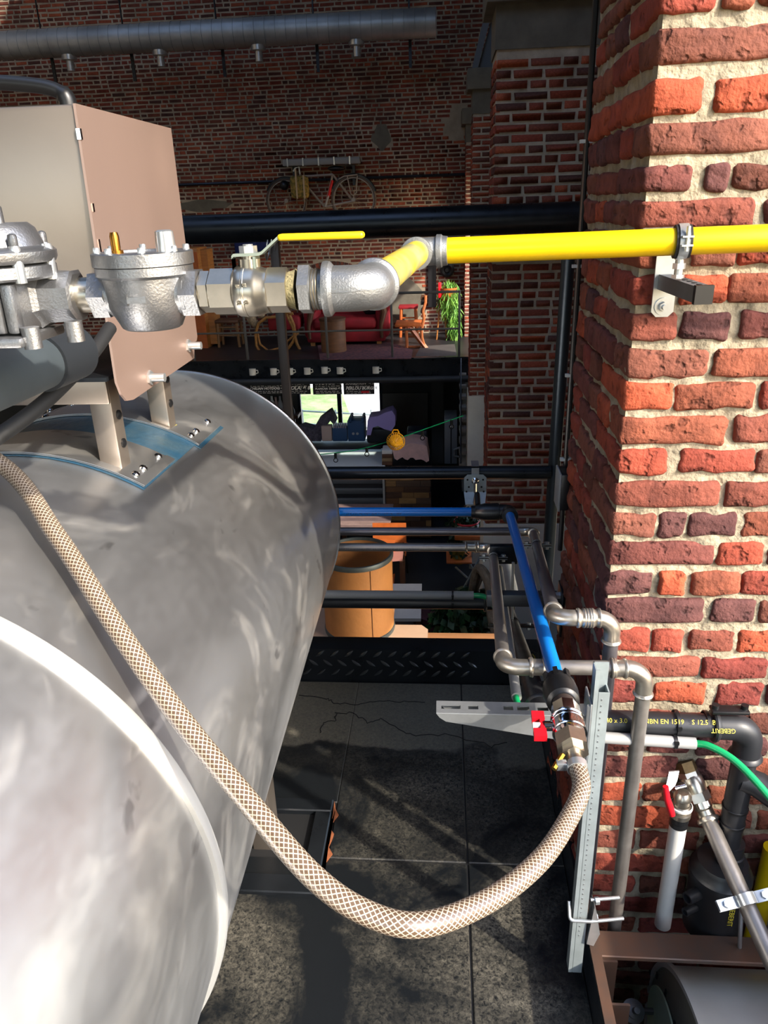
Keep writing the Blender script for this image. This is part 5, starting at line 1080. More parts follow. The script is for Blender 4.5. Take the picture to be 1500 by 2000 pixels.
# chalk boards
BRD = M('chalkboard', '101112', .7)
bds = [((395, 478), ['        BURGERS', ''], 'with only the word BURGERS showing, leftmost board'), ((484, 560), ['MEAT BALLS: \u20ac 7', 'CHILIAN HOTDOG: \u20ac 10'], 'listing meat balls and hotdog'), ((552 + 4, 606), ['ABOULEH: \u20ac 6', 'GOLA: \u20ac 8'], 'behind the slim hanging post'), ((611, 667), ['TAPENADE: \u20ac 6', 'PLANCHA TAPAS: \u20ac 5'], 'listing tapenade'), ((671, 731), ['SUGGESTION   \u20ac 9', 'PERLOU BURGER'], 'reading suggestion, rightmost board')]
for k, ((xa, xb), tx, lab) in enumerate(bds):
    zt_ = at((xa + xb) / 2, 742, Y=EY - .08).z; zb_ = at((xa + xb) / 2, 770, Y=EY - .08).z; x0_ = at(xa, 755, Y=EY - .08).x; x1_ = at(xb, 755, Y=EY - .08).x
    t = thing('menu_board', 'black chalk menu board %s' % lab, 'menu board', ((x0_ + x1_) / 2, EY - .08, zb_), 'chalk menu boards under the balcony')
    MB().bev((x0_, EY - .09, zb_), (x1_, EY - .07, zt_), .003).build('panel', BRD, t)
    H = zt_ - zb_; Wd = x1_ - x0_
    for i, ln in enumerate(tx):
        if ln: txt('lettering', ln, (x0_ + .03, EY - .092, zt_ - H * (.30 + .36 * i)), (1, 0, 0), (0, 0, 1), min(.10, Wd * 1.75 / len(ln)), CHALK, t, shear=.25)
    m = MB(); R_ = random.Random(k)
    for i in range(3 if k else 0):
        x = x0_ + .04; z = zt_ - H * (.42, .78, .90)[i]
        while x < x1_ - .06: w = R_.uniform(.015, .06); m.box((x + w / 2, EY - .092, z + R_.uniform(-.003, .003)), (w, .001, .009)); x += w + .015
    if m.v: m.build('fine_writing', M('chalk_dim%d' % k, 'b8b4ac', .9), t)
    if k == 4: MB().box((x1_ - .13, EY - .0925, zb_ + .035), (.11, .001, .03)).build('red_writing', RED, t)
# furniture on the balcony
wd_ = thing('wardrobe', 'tall orange brown wooden wardrobe at the left end of the balcony', 'wardrobe', at(392, 690, Y=11.3))
pb(330, 485, 397, 700, 11.4, .5, bev=.01).build('body', WOOD, wd_); pb(377, 492, 396, 690, 11.38, .02).build('door', WOODO, wd_); pb(398, 487, 414, 672, 11.55, .3).build('side', WOOD, wd_)
jk = pb(456, 440, 500, 502, 12.25, .08, bev=.03); pb(497, 440, 528, 492, 12.27, .07, jk, bev=.03); tag(jk.build('blue_jacket', M('royal_blue', '14245e', .8)), 'royal blue jacket hanging on the back wall behind the valve', 'jacket')
def stool(lab, px0, px1, pyt, pyb, Y, seatm, legm, group=None, thick=5, splay=3):
    t = thing('stool', lab, 'stool', at((px0 + px1) / 2, pyb, Y=Y), group)
    x0, x1 = at(px0, pyt, Y=Y).x, at(px1, pyt, Y=Y).x; zt = at(px0, pyt, Y=Y).z; zb = ezt; s = (x1 - x0)
    MB().bev((x0, Y, zt - .05), (x1, Y + s * .8, zt), .015).build('seat', seatm, t)
    k = s * .04 * splay / 3
    for sx in (0, 1):
        for sy in (0, 1):
            xa = x0 + .04 + sx * (s - .08); MB().cyl((xa, Y + .03 + sy * (s * .8 - .06), zt - .05), (xa + (k if sx else -k), Y + .03 + sy * (s * .8 - .06), zb), .022, n=8).build('leg', legm, t)
    for dz in (.18, .3): MB().cyl((x0 + .04, Y + .03, zb + dz), (x1 - .04, Y + .03, zb + dz), .012, n=6).build('rung', legm, t)
    return t
stool('small plain wooden stool beside the wardrobe on the balcony', 418, 465, 626, 686, 11.4, WOODD, M('stool_wood', '84603e', .55))
stool('wooden stool with red padded seat behind the step chair', 778, 816, 598, 640, 12.0, REDF, WOODO, splay=5)
# rattan chair
rc = thing('rattan_chair', 'curved rattan armchair with red cushion behind the railing', 'armchair', at(548, 690, Y=11.3)); RAT = M('rattan', 'a8763c', .5, var=.3, vs=30)
for Y_ in (11.15, 11.65):
    MB().tube([at(x, y, Y=Y_) for x, y in ((572, 613), (562, 610), (548, 618), (520, 620), (505, 632), (499, 650), (501, 675), (512, 695), (527, 702), (545, 697), (562, 682), (572, 668), (577, 655), (574, 635), (566, 616), (572, 612))], .022, 8).build('arm_hoop', RAT, rc)
    MB().tube([at(x, y, Y=Y_) for x, y in ((560, 614), (572, 640), (580, 672), (596, 700))], .022, 8).build('leg', RAT, rc)
    MB().tube([at(x, y, Y=Y_) for x, y in ((503, 650), (508, 672), (524, 685), (545, 680), (575, 655))], .016, 8).build('brace', RAT, rc)
for x, y in ((512, 695), (560, 682), (577, 655), (505, 632)): MB().cyl(at(x, y, Y=11.15), at(x, y, Y=11.15) + V((0, .5, 0)), .018, n=8).build('cross_rail', RAT, rc)
m = pb(522, 618, 584, 646, 11.2, .45, bev=.05); m.build('cushion', REDF, rc)
shp = MB(); [shp.ball(at(x, y, Y=11.2), r, (1, 1, 1.3)) for x, y, r in ((487, 612, .08), (492, 622, .08), (497, 630, .06), (510, 612, .06))]; tag(shp.build('sheepskin', M('sheepskin', 'a08c70', 1, var=.2, vs=30, bump=1, bs=60)), 'pale sheepskin hanging over the left arm of the rattan chair', 'sheepskin')
tb = thing('drum_table', 'round brown fibre drum used as a side table before the sofa', 'side table', at(650, 700, Y=10.9))
zt_ = at(650, 628, Y=10.75).z; rr_ = abs(at(675, 640, Y=10.9).x - at(626, 640, Y=10.9).x) / 2; cx_ = at(650, 640, Y=10.9).x
MB().cyl((cx_, 10.9, ezt + .005), (cx_, 10.9, zt_), rr_, n=28).build('body', M('brown_fibre', '7a5236', .6, var=.2, vs=5, stretch=(1, 1, 4)), tb); MB().lathe([(rr_ + .01, 0), (rr_ + .012, .03), (rr_, .035), (.001, .035)], (cx_, 10.9, zt_), (0, 0, 1), 28).build('lid', WOODD, tb)
# sofa
sf = thing('sofa', 'red velvet sofa with carved wooden arm front on the patterned rug', 'sofa', at(710, 690, Y=11.4))
def X_(px, Y, py=640): return at(px, py, Y=Y).x
sx0, sx1 = X_(598, 11.35), X_(752, 11.35); zs = at(700, 640, Y=11.35).z; zb_ = at(700, 668, Y=11.35).z
MB().bev((sx0, 11.35, zb_), (sx1, 12.2, zb_ + .19), .03).build('base', REDF, sf); MB().bev((sx0 + .1, 11.33, zb_ + .19), (sx1 - .12, 12.0, zb_ + .36), .06, 3).build('seat_cushion', REDF, sf)
MB().bev((sx0 + .05, 11.85, zb_ + .2), (sx1 - .05, 12.25, zb_ + .80), .08, 3).build('backrest', REDF, sf)
for x in (sx0 + .04, sx1 - .06): 
    MB().bev((x - .08, 11.36, zb_ + .05), (x + .12, 12.2, zb_ + .52), .07, 3).build('armrest', REDF, sf); MB().cyl((x + .03, 11.34, zb_ + .52), (x + .06, 12.2, zb_ + .56), .11, n=18).build('arm_roll', REDF, sf)
    MB().tube([(x + .02, 11.335, zb_ + .56), (x + .05, 11.33, zb_ + .44), (x + .0, 11.335, zb_ + .24), (x + .01, 11.335, zb_ + .06)], [.06, .05, .03, .022], 10).build('carved_front', WOODD, sf)
for x in (sx0 + .08, sx1 - .1):
    for y in (11.42, 12.1): MB().lathe([(.05, 0), (.035, -.15)], (x, y, zb_), (0, 0, 1), 4, ph=PI / 4).build('leg', WOOD, sf)
MB().ball((sx1 - .25, 11.7, zb_ + .46), .15, (.8, .35, .8)).build('cushion', BLKW, sf)
RUGM = M('rug', '7a4a48', .95, col2='3a2a38', vs=22, bump=.4, bs=80)
rg0 = at(560, 694, Z=ezt); m = MB(); m.prism([at(625, 702, Z=ezt + .012), at(803, 700, Z=ezt + .012), at(806, 683, Z=ezt + .012), at(760, 668, Z=ezt + .012), at(620, 674, Z=ezt + .012)], (0, 0, -.01)); tag(m.build('rug', RUGM), 'worn red and navy patterned rug under sofa and step chair', 'rug')
mat_ = MB().prism([at(808, 700, Z=ezt + .008), at(893, 697, Z=ezt + .008), at(888, 672, Z=ezt + .008), at(822, 676, Z=ezt + .008)], (0, 0, -.006)); tag(mat_.build('floor_mat', M('grey_mat', '4a4644', .8, var=.2, vs=6)), 'plain grey floor mat beside the patterned rug on the balcony', 'mat')
# step chair
ch = thing('step_chair', 'orange wooden library step chair beside the red sofa', 'chair', at(803, 686, Y=11.1)); CHM = M('chair_orange', 'b4683c', .45, var=.1, vs=8)
for Y_ in (11.05, 11.4):
    MB().tube([at(x, y, Y=Y_) for x, y in ((831, 577), (831, 590), (826, 607), (828, 622), (823, 645), (824, 660), (831, 683))], .022, 6).build('back_post', CHM, ch)
    MB().tube([at(x, y, Y=Y_) for x, y in ((793, 635), (794, 655), (795, 672), (793, 687))], .022, 6).build('leg', CHM, ch)
    MB().tube([at(x, y, Y=Y_) for x, y in ((801, 640), (834, 683))], .035, 4).build('step_rail', CHM, ch)
MB().bev((X_(771, 11.0, 632), 11.02, at(800, 637, Y=11.1).z), (X_(823, 11.0, 632), 11.45, at(800, 631, Y=11.1).z), .008).build('seat', WOODO, ch)
for y in (580, 606, 590): MB().bev((at(824, y, Y=11.03).x - .02, 11.06, at(824, y + 5, Y=11.1).z), (at(830, y, Y=11.03).x, 11.40, at(824, y, Y=11.1).z), .005).build('back_slat', BLKW if y != 580 else WOODD, ch)
for y in (655, 675): MB().bev((X_(795, 11.05, y), 11.08, at(800, y + 4, Y=11.1).z), (X_(822, 11.05, y), 11.1, at(800, y, Y=11.1).z), .004).build('stretcher', CHM, ch)
# hanging plant on a tripod, wall speaker
def foliage(name, c, r, n, sc, mat, parent, seed, leaf=(.05, .02), droop=0):
    R = random.Random(seed); m = MB()
    for i in range(n):
        u = V((R.gauss(0, 1), R.gauss(0, 1), R.gauss(0, 1))).normalized() * (R.random() ** .4) * r; p = V(c) + V((u.x * sc[0], u.y * sc[1], u.z * sc[2]))
        d = V((R.uniform(-1, 1), R.uniform(-1, 1), R.uniform(-1, .4) - droop)).normalized(); w = d.cross(V((R.uniform(-1, 1), R.uniform(-1, 1), .3))).normalized(); L, Wd = leaf[0] * R.uniform(.6, 1.3), leaf[1]
        m.add([p, p + d * L * .5 + w * Wd, p + d * L, p + d * L * .5 - w * Wd], [(0, 1, 2, 3)])
    return m.build(name, mat, parent, flat=True, kind='stuff')
ps = thing('hanging_plant', 'bright green trailing plant in a pot on a thin tripod stand', 'plant', at(872, 670, Y=11.7)); FERN = M('fern', '3f7a26', .6, col2='7aa63e', vs=9)
pt = at(874, 575, Y=11.7); MB().lathe([(.10, -.08), (.15, .10), (.14, .10), (.09, -.07)], pt, (0, 0, 1), 16).build('pot', WOODO, ps)
foliage('foliage', pt + V((.02, 0, -.02)), .42, 900, (.38, .38, .62), FERN, ps, 3, (.16, .008), 1.4)
foliage('foliage', pt + V((.10, 0, -.42)), .36, 500, (.28, .3, 1.0), FERN, ps, 4, (.16, .008), 1.6)
for a, b in (((860, 585), (852, 672)), ((878, 585), (888, 668)), ((868, 585), (872, 660))): rod(m := MB(), (*a, 11.7), (*b, 11.75), .012); m.build('leg', WOOD, ps)
pb(856, 552, 862, 582, 11.6, .04, bev=.005).build('red_tag', RED, ps)
spk = thing('wall_speaker', 'round dark wall speaker shade above the trailing plant', 'lamp', at(873, 527, Y=12.3)); MB().lathe([(.11, 0), (.11, .05), (.08, .06), (.05, .04), (.03, .06), (.001, .06)], at(873, 527, Y=12.38), (0, -1, 0), 24).build('cone', BLKP, spk)  # a round loudspeaker on the back wall
pb(836, 515, 852, 600, 12.36, .03).build('x', BLKW).name = 'wall_panel'; tag(bpy.data.objects['wall_panel'], 'narrow dark panel on the back wall left of the trailing plant', 'panel')
# ------------------------------------------------------------------ bar under the balcony
ct = thing('bar_counter', 'long bar counter with slatted grey front and wooden board panel', 'bar counter', (-1, 10.1, ZG))
cz = at(680, 868, Y=10.7).z; x0_, x1_ = X_(560, 9.95, 960) - 1.5, X_(842, 9.95, 960)
tz = at(700, 915, Y=9.95).z
MB().bev((x0_, 9.97, ZG), (x1_, 10.6, tz), .01).build('carcass', BLKW, ct)
for k in range(6):
    z = tz - .14 - .155 * k
    MB().bev((x0_, 9.93, z - .09), (X_(748, 9.95, 960), 9.97, z), .012).build('grey_slat', M('slat_grey%d' % k, '63686c', .4, .5), ct)
MB().span((X_(748, 9.95, 960), 9.92, ZG), (X_(752, 9.95, 960), 9.97, tz)).build('grey_post', GREY, ct)
R_ = random.Random(4); bx0, bx1 = X_(753, 9.95, 960), x1_
WBS = [M('board%d' % i, c, .55, var=.2, vs=5, stretch=(1, 4, 4)) for i, c in enumerate(('6a4a30', '8a6840', '4c3526', 'a07c4c', '5c4838'))]
for k in range(12):
    x = bx0; z = ZG + .05 + .088 * k
    while x < bx1 - .02:
        w = min(R_.uniform(.15, .4), bx1 - x); MB().bev((x + .002, 9.945 - R_.uniform(0, .012), z), (x + w - .002, 9.975, z + .084), .003, 1).build('board', R_.choice(WBS), ct); x += w
MB().bev((x0_ - .01, 9.93, tz), (X_(752, 9.95, 915), 10.62, tz + .03), .006).build('worktop', M('worktop_reflection', 'd4dadc', .15), ct)  # pale colour stands in for the window reflected in the counter top
MB().bev((X_(590, 10.7, 862) - .8, 10.6, cz - .05), (X_(745, 10.7, 862), 11.0, cz), .008).build('shelf', BLKW, ct)
pb(600, 880, 746, 888, 10.9, .02, bev=.004).build('glass_edge', M('shelf_edge', '9ab0a8', .3), ct)
pb(560, 888, 746, 895, 10.7, .3).build('rail_bar', BLKW, ct)
# things on the shelf in front of the window
def onshelf(y): return cz
CK = M('checked_cloth', '2e2a34', .9, col2='5a5460', vs=30)
cl = MB(); pts = [(575, 862), (577, 838), (592, 832), (612, 838), (622, 820), (640, 806), (645, 803), (650, 812), (656, 824), (652, 830), (645, 822), (638, 832), (630, 845), (627, 862)]
cl.prism([at(x, y, Y=10.75) for x, y in pts], (0, .22, 0)); tag(cl.build('checked_cloth', CK, ang=70), 'dark checked cloth draped over goods at the left of the window shelf', 'cloth')
tag(pb(628, 832, 648, 862, 10.7, .12, bev=.01).build('menu_box', M('pink_box', 'b09a90', .7)), 'small pinkish box on the window shelf beside the checked cloth', 'box')
for k, (a, b, lab) in enumerate(((649, 678, 'left dark blue bottle crate filled with bottles on the window shelf'), (679, 712, 'right dark blue bottle crate with raised handles on the window shelf'))):
    t = thing('bottle_crate', lab, 'crate', at((a + b) / 2, 862, Y=10.7), 'blue bottle crates')
    pb(a, 836 if k == 0 else 822, b, 862, 10.7, .3, bev=.01).build('crate', CRATE, t)
    if k:
        for x in (a + 3, b - 6): pb(x, 816, x + 4, 826, 10.7, .3).build('handle', CRATE, t)
        for x in (690, 698): MB().lathe([(.02, 0), (.02, .004)], at(x, 847, Y=10.7), (0, -1, 0), 12).build('grip_hole', GREY, t)
    else:
        m = MB()
        for i in range(6):
            for j in range(2): c = at(a + 3 + i * 4.6, 838, Y=10.72 + .1 * j); MB().lathe([(.018, -.05), (.018, .02), (.009, .05), (.009, .09)], c, (0, 0, 1), 8).build('bottle', M('bottle_%d%d' % (i, j), '8a8090', .3), t)
cl = MB(); pts = [(716, 850), (718, 822), (722, 815), (738, 813), (752, 806), (765, 802), (772, 812), (772, 830), (764, 842), (750, 838), (738, 832), (728, 835), (724, 850)]
cl.prism([at(x, y, Y=10.6) for x, y in pts], (0, .3, 0)); tag(cl.build('purple_cloth', PURP, ang=80), 'lilac cloth draped over equipment right of the crates', 'cloth')
tag(pb(716, 838, 768, 866, 10.65, .35, bev=.03).build('covered_machine', BLKP), 'black machine under the lilac cloth on the bar', 'machine')
cl = MB(); R_ = random.Random(8); nx_ = 14; top = [(766 + i * 5.2, 878 - 8 * math.sin(PI * i / nx_) - 4 * (i > 5) + R_.uniform(-1, 1)) for i in range(nx_)]; bot = [(838 - i * 5.2, 896 + 3 * math.sin(i * 1.7) + 4 * (i < 4)) for i in range(nx_)]
cl.prism([at(x, y, Y=10.0) for x, y in top + bot], (0, .45, 0)); tag(cl.build('pink_cloth', PINK, ang=80), 'pale pink cloth draped over goods below the yellow basket', 'cloth')
tag(pb(795, 842, 834, 878, 10.5, .3, bev=.02).build('dark_crate', M('navy_box', '1c2230', .5)), 'navy blue plastic crate behind the pink cloth', 'crate')
for k in range(4): tag(pb(746, 880 + 7.5 * k - 0, 766, 887 + 7.5 * k, 10.0, .25, bev=.004).build('book', (WHT, WOODD, M('tan_box', '8a7050', .7), WOODD)[k]), ('white box at the top of the small stack left of the pink cloth', 'dark brown box second in the stack left of the pink cloth', 'tan box third in the stack left of the pink cloth', 'dark brown box at the bottom of the stack left of the pink cloth')[k], 'box', 'stacked boxes on the bar')
tag(pb(748, 768, 836, 866, 12.3, .04, bev=.005).build('grey_board', M('greyboard', '6c665e', .8, var=.1, vs=2)), 'large plain grey board leaning on the back wall right of the window', 'board')
fr_ = thing('white_cabinet', 'tall grey white metal cabinet at the foot of the stairs', 'cabinet', at(882, 905, Y=10.4)); pb(868, 818, 893, 906, 10.4, .5, bev=.01).build('body', M('cab_grey', '7c8084', .5, .2), fr_); pb(880, 820, 882, 905, 10.39, .01).build('door_gap', DARKW, fr_); MB().tube([at(x, y, Y=10.35) for x, y in ((898, 874), (887, 878), (887, 890), (897, 892))], .015, 6).build('handle', ZINC, fr_)
pb(843, 745, 866, 905, 11.6, .1).build('panel', M('grey_wallpanel', '55534e', .8)).name = 'wall_panel.001'; tag(bpy.data.objects['wall_panel.001'], 'narrow grey panel between the grey board and the stairs', 'panel')
for k, (x, y) in enumerate(((534, 800), (542, 802), (550, 800), (562, 806), (572, 812))): tag(MB().lathe([(.05, 0), (.05, .22), (.02, .3), (.02, .36), (.001, .36)], at(x, y + 14, Y=12.2), (0, 0, 1), 12).build('bottle', (WHT, M('bottle_pink', 'b08a80', .4), GREY, RED, BLKP)[k]), ('white bottle leftmost', 'pink bottle second', 'grey bottle third', 'red bottle fourth', 'black bottle fifth')[k] + ' from the left on the wall shelf beside the window', 'bottle', 'bottles on the wall shelf')
tag(pb(515, 812, 582, 818, 12.1, .3).build('wall_shelf', WOODD), 'short wall shelf with bottles left of the window', 'shelf')
# staircase against the dark gap
sr = thing('staircase', 'steep open staircase with pale treads beside the third brick pier', 'stairs', at(907, 900, Y=10.0))
for k in range(9):
    y = 734 + 21.5 * k; c = at(908, y, Y=10.2 - .12 * k); MB().bev((c.x - .075, c.y, c.z - .03), (c.x + .02, c.y + .2, c.z + .02), .004).build('tread', M('tread%d' % k, '77736c', .7), sr)
rod(m := MB(), (900, 700, 10.2), (900, 905, 9.2), .012); m.build('stringer', BLK, sr)
# green string of bulbs and the yellow basket
wire_pts = [(905, 812), (870, 824), (830, 838), (790, 852), (740, 868), (690, 880), (640, 886), (600, 890)]
sl_ = thing('light_string', 'green cable of small bulbs slung across the bar', 'string light', at(760, 860, Y=8.6))
MB().tube(spline([at(x, y, Y=8.6) for x, y in wire_pts], 6), .006, 6).build('cable', GRN, sl_)
for x, y in ((882, 820), (825, 842), (716, 874), (655, 886)):
    c = at(x, y, Y=8.6); b = MB().cyl(c, c + V((0, 0, -.06)), .018, n=10).build('socket', BLKP, sl_); MB().ball(c + V((0, 0, -.085)), .03).build('bulb', gm, b)
bs = thing('mesh_basket', 'round yellow wire basket lampshade hanging from the green cable', 'basket', at(773, 862, Y=8.5))
bc_ = at(773, 862, Y=8.5); br_ = .106
for i in range(12):
    a = PI * i / 12; ax = V((math.cos(a), 0, math.sin(a))); MB().tube([bc_ + ax * (br_ * math.cos(t)) + V((0, -1, 0)) * (br_ * .9 * math.sin(t)) for t in [PI * k / 12 for k in range(13)]], .0045, 5).build('rib', BASK, bs)
for r, yy2 in ((br_, 0), (br_ * .8, -.055), (br_ * .3, -.085)): MB().tube([bc_ + V((r * math.cos(t), yy2, r * math.sin(t))) for t in [2 * PI * k / 28 for k in range(28)]], .0055, 6, closed=True).build('hoop', BASK, bs)
MB().ball(bc_ + V((0, .03, 0)), br_ * .78, (1, .3, 1)).build('inner_shade', BASK, bs); MB().tube([bc_ + V((-.04, 0, br_)), bc_ + V((-.025, 0, br_ + .035)), bc_ + V((.025, 0, br_ + .035)), bc_ + V((.04, 0, br_))], .008, 6).build('handle', BASK, bs)
# ------------------------------------------------------------------ tables and chairs on the ground floor
def table(lab, corners, z, mat, legm, th=.035, group=None):
    P_ = [at(x, y, Z=z) for x, y in corners]; c = sum(P_, V()) / len(P_); t = thing('table', lab, 'table', (c.x, c.y, ZG), group)
    MB().prism(P_, (0, 0, -th)).build('tabletop', mat, t)
    for p in P_: q = p.lerp(c, .12); MB().bev((q.x - .025, q.y - .025, ZG), (q.x + .025, q.y + .025, z - th), .004).build('leg', legm, t)
    return t, c
PT = [M('plank%d' % i, c, .6, var=.2, vs=8) for i, c in enumerate(('7a6664', '8c7672', '6c5a5c'))]
zt_ = ZG + .76
t = thing('plank_table', 'weathered pinkish plank table behind the blue pipe', 'table', at(705, 1025, Z=zt_) * 1); OFF[t.name] = t.location.copy()
cs = [at(x, y, Z=zt_) for x, y in ((664, 984), (769, 982), (762, 1028), (640, 1032))]; xa, xb, ya, yb = cs[3].x, cs[1].x, cs[3].y, cs[0].y
for k in range(7): MB().bev((xa, ya + (yb - ya) * k / 7 + .003, zt_ - .03), (xb, ya + (yb - ya) * (k + 1) / 7 - .003, zt_), .004, 1).build('plank', PT[k % 3], t)
for x in (xa + .1, xb - .1):
    for y in (ya + .08, yb - .08): MB().span((x - .03, y - .03, ZG), (x + .03, y + .03, zt_ - .03)).build('leg', WOODD, t)
def pchair(lab, px, py, Y, s=1.0, rot=0, mat=WOODO, group='school chairs in the hall'):
    c = at(px, py, Y=Y); zs = ZG + .45; t = thing('chair', lab, 'chair', (c.x, Y, ZG), group); Rz = Matrix.Rotation(rot, 3, 'Z'); o = V((c.x, Y, 0))
    def W3(x, y, z): return o + Rz @ V((x, y, 0)) + V((0, 0, z))
    def bx3(m, a, b): 
        cc = (V(a) + V(b)) / 2; return m.box(W3(cc.x, cc.y, cc.z), [abs(q) for q in V(b) - V(a)], Rz)
    bx3(MB(), (-.2, -.2, zs), (.2, .2, zs + .015)).build('seat', mat, t); bx3(MB(), (-.21, -.215, zs + .20), (.21, -.195, zs + .46)).build('backrest', mat, t)
    for sx in (-1, 1):
        MB().tube([W3(sx * .17, -.2, zs + .42), W3(sx * .17, -.19, zs), W3(sx * .19, -.26, ZG)], .012, 8).build('leg', BLK, t); MB().tube([W3(sx * .17, -.19, zs), W3(sx * .17, .15, zs - .01), W3(sx * .19, .22, ZG)], .012, 8).build('leg', BLK, t)
    return t
pchair('varnished plywood chair with black legs beyond the fibre drum', 763, 1030, at(763, 1012, Z=ZG + .89).y)
pchair('varnished plywood chair half hidden behind the fibre drum rim', 735, 1100, at(735, 1072, Z=ZG + .89).y, rot=PI)
t, c = table('white topped table with dark wooden frame right of the fibre drum', [(740, 1208), (822, 1208), (824, 1140), (745, 1140)], ZG + .76, WHT, WOODD)
t, c = table('small red brown table edge beyond the grey conduit', [(760, 1092), (786, 1090), (788, 1076), (760, 1076)], ZG + .76, M('table_pink', 'a8746a', .5), WOODD)
mt_ = thing('maroon_armchair', 'rounded dark maroon tub chair under the black pipes', 'armchair', at(855, 1250, Z=ZG)); MRN = M('maroon', '3a1622', .6, var=.15, vs=5)
c = at(862, 1226, Z=ZG + .5); MB().lathe([(.27, -.5), (.30, -.2), (.29, .15), (.24, .2), (.001, .2)], c, (0, 0, 1), 28).build('shell', MRN, mt_); MB().lathe([(.29, .14), (.30, .24), (.25, .25), (.24, .14)], c, (0, 0, 1), 28, closed=True).build('backrest', MRN, mt_)
# plants and folding trestle by the plastered wall
ft_ = thing('folding_stand', 'tiered wooden folding plant stand against the plastered wall', 'plant stand', at(900, 1120, Z=ZG))
sY = 6.0
for (xa, xb, ya, yb) in ((888, 945, 1046, 1062), (872, 922, 1096, 1108)):
    pb(xa, ya + 2, xb, yb - 6, sY, .35, bev=.006).build('shelf_board', WOODO, ft_)
for a, b in (((905, 1080), (940, 1140)), ((942, 1080), (905, 1150)), ((890, 1108), (912, 1128)), ((925, 1066), (918, 1110))): rod(m := MB(), (*a, sY + .1), (*b, sY + .15), .01); m.build('strut', GALV, ft_)
def potplant(lab, px, py, Y, r, h, pm, fm, n, fr, leaf=(.07, .02), sc=(1, 1, 1), up=0.0, seed=1):
    c = at(px, py, Y=Y); t = thing('potted_plant', lab, 'plant', c); MB().lathe([(r * .8, 0), (r, h), (r * .93, h), (r * .7, h * .3), (.001, h * .3)], c, (0, 0, 1), 22).build('pot', pm, t)
    foliage('foliage', c + V((0, 0, h + fr * up)), fr, n, sc, fm, t, seed, leaf); return t
t = potplant('trailing dark ivy in a white pot with red rim on the upper stand shelf', 912, 1052, sY + .12, .11, .16, WHT, LEAFD, 300, .17, (.05, .02), (1.1, .7, .8), .1, 5)
c = at(912, 1030, Y=sY); MB().lathe([(.112, 0), (.118, .01), (.112, .02)], c + V((0, .12, .0)), (0, 0, 1), 20, caps=False).build('red_rim', RED, t)
potplant('ivy in a brass coloured pot on the lower stand shelf', 895, 1098, sY + .1, .07, .17, M('brass_pot', 'a08a3c', .35, .7), LEAFD, 200, .13, (.05, .02), (.7, .7, 1), .0, 6)
potplant('leafy green plant in a cut log planter near the black pipe', 915, 1262, 4.9, .14, .25, M('log_bark', '8a6e48', .9, var=.3, vs=12), LEAFD, 500, .2, (.09, .03), (1.2, 1, .8), .3, 7)
potplant('dense dark bush in a black pot at the deck end', 886, 1262, 4.95, .12, .2, BLKP, M('leaf_mid', '2a5228', .5, var=.4, vs=20), 450, .17, (.08, .03), (1.1, .9, 1), .2, 8)
lgp = MB().tube(spline([at(940, 1115, Y=5.0), at(925, 1150, Y=4.9), at(935, 1110, Y=4.8), at(955, 1140, Y=4.7), at(960, 1200, Y=4.6), at(975, 1260, Y=4.5)], 6), .035, 10); tag(lgp.build('driftwood', M('driftwood', '6e6252', .9, var=.3, vs=14, bump=.6, bs=60)), 'twisted grey driftwood branch by the plastered wall', 'branch')
tag(MB().cyl(at(985, 1085, Y=3.2), at(1000, 1165, Y=2.6), .028, n=18).build('white_duct', M('dirty_white', '9c978c', .6, var=.2, vs=8)), 'short dirty white plastic pipe behind the left steel pipe', 'pipe')
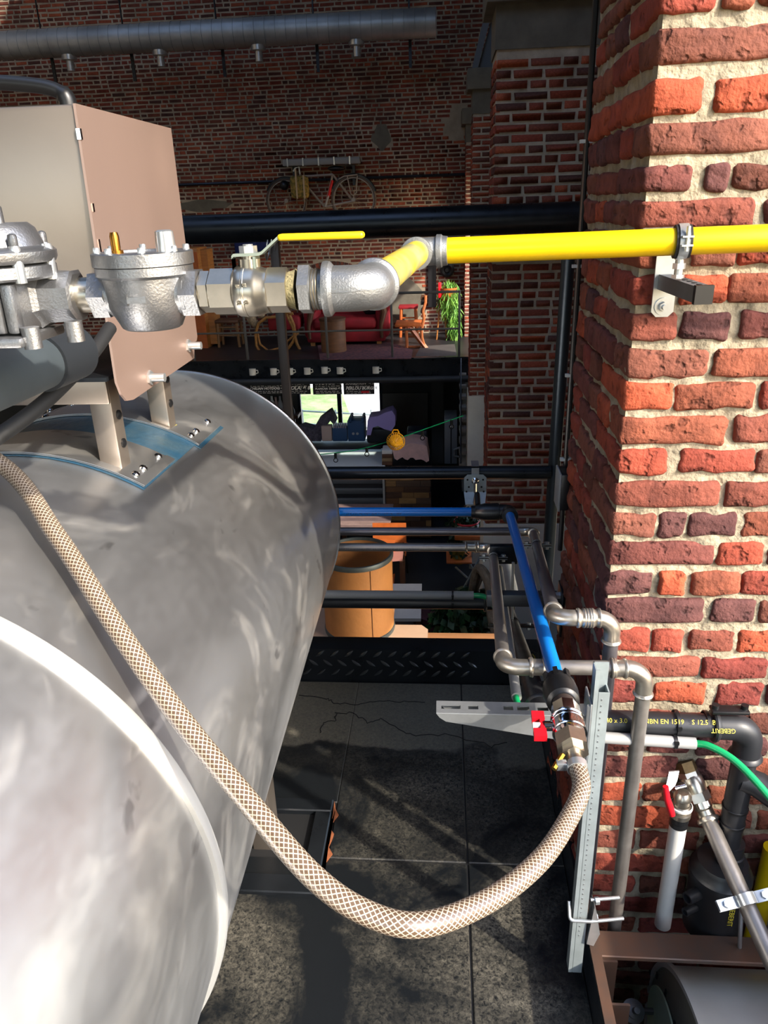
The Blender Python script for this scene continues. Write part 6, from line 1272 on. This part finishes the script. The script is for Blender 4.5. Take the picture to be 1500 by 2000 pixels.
# ------------------------------------------------------------------ low platform just beyond the deck, with the drum
pz = at(702, 1263, Y=3.69).z
pf = thing('platform', 'timber topped low platform beyond the deck end', 'platform', (-.3, 3.5, ZG))
MB().bev((-1.6, 2.9, ZG), (.02, 3.84, pz - .04), .01).bev((-1.6, 3.84, ZG), (-.33, 4.18, pz - .04), .01).build('carcass', BLKW, pf)
PW = [M('beam%d' % i, c, .6, var=.15, vs=6, stretch=(1, 5, 5)) for i, c in enumerate(('8e6240', '946844', 'a8743a'))]
for k, (y0, y1, x1_) in enumerate(((3.87, 4.2, -.32), (3.76, 3.86, .32), (3.62, 3.75, .32), (3.2, 3.61, .32), (2.9, 3.19, .32))): MB().bev((-1.6, y0, pz - .04), (x1_, y1, pz - .002), .006).build('plank', PW[k % 3], pf)
tag(MB().prism([(-1.5, 3.1, pz), (-.10, 3.1, pz), (-.10, 3.88, pz), (-.14, 3.93, pz), (-.32, 3.93, pz), (-.32, 4.15, pz), (-1.5, 4.15, pz)], (0, 0, .006)).build('cardboard_sheet', CARD), 'flat cardboard sheet under the fibre drum', 'cardboard')
fdx = at(702, 1200, Y=3.9).x; fd = thing('fibre_drum', 'open tan fibre drum with grey steel rim, stray nail in its side', 'drum', (fdx, 3.9, pz + .006)); Rd = .208; Hd = .50
FD2 = M('fibre', 'c4864a', .55, var=.14, vs=3, bump=.15, bs=20)
MB().lathe([(Rd, .02), (Rd, Hd), (Rd - .008, Hd), (Rd - .008, .03), (.001, .03)], (fdx, 3.9, pz + .006), (0, 0, 1), 72, caps=False).build('wall', FD2, fd)
RM = M('drum_rim', '5c6462', .5, .5, var=.15, vs=20)
MB().lathe([(Rd - .010, Hd - .01), (Rd + .007, Hd - .022), (Rd + .009, Hd - .006), (Rd + .004, Hd + .006), (Rd - .008, Hd + .006)], (fdx, 3.9, pz + .006), (0, 0, 1), 72, closed=True).build('rim', RM, fd)
MB().lathe([(Rd + .004, 0), (Rd + .006, .01), (Rd + .004, .026), (Rd, .028)], (fdx, 3.9, pz + .006), (0, 0, 1), 72, closed=True).build('bottom_rim', RM, fd)
a = A(-62); MB().span((fdx + Rd * math.cos(a) - .0012, 3.9 + Rd * math.sin(a) - .004, pz + .04), (fdx + Rd * math.cos(a) + .0012, 3.9 + Rd * math.sin(a) + .004, pz + Hd - .02)).build('side_seam', WOODD, fd)
a = A(-85); q = V((fdx + Rd * math.cos(a), 3.9 + Rd * math.sin(a) - .004, pz + .30)); MB().tube([q + V((.012, 0, .02)), q + V((.008, 0, 0)), q + V((-.004, 0, -.012)), q + V((-.018, 0, -.006)), q + V((-.02, 0, .006))], .0022, 6).build('wire_hook', BLK, fd)
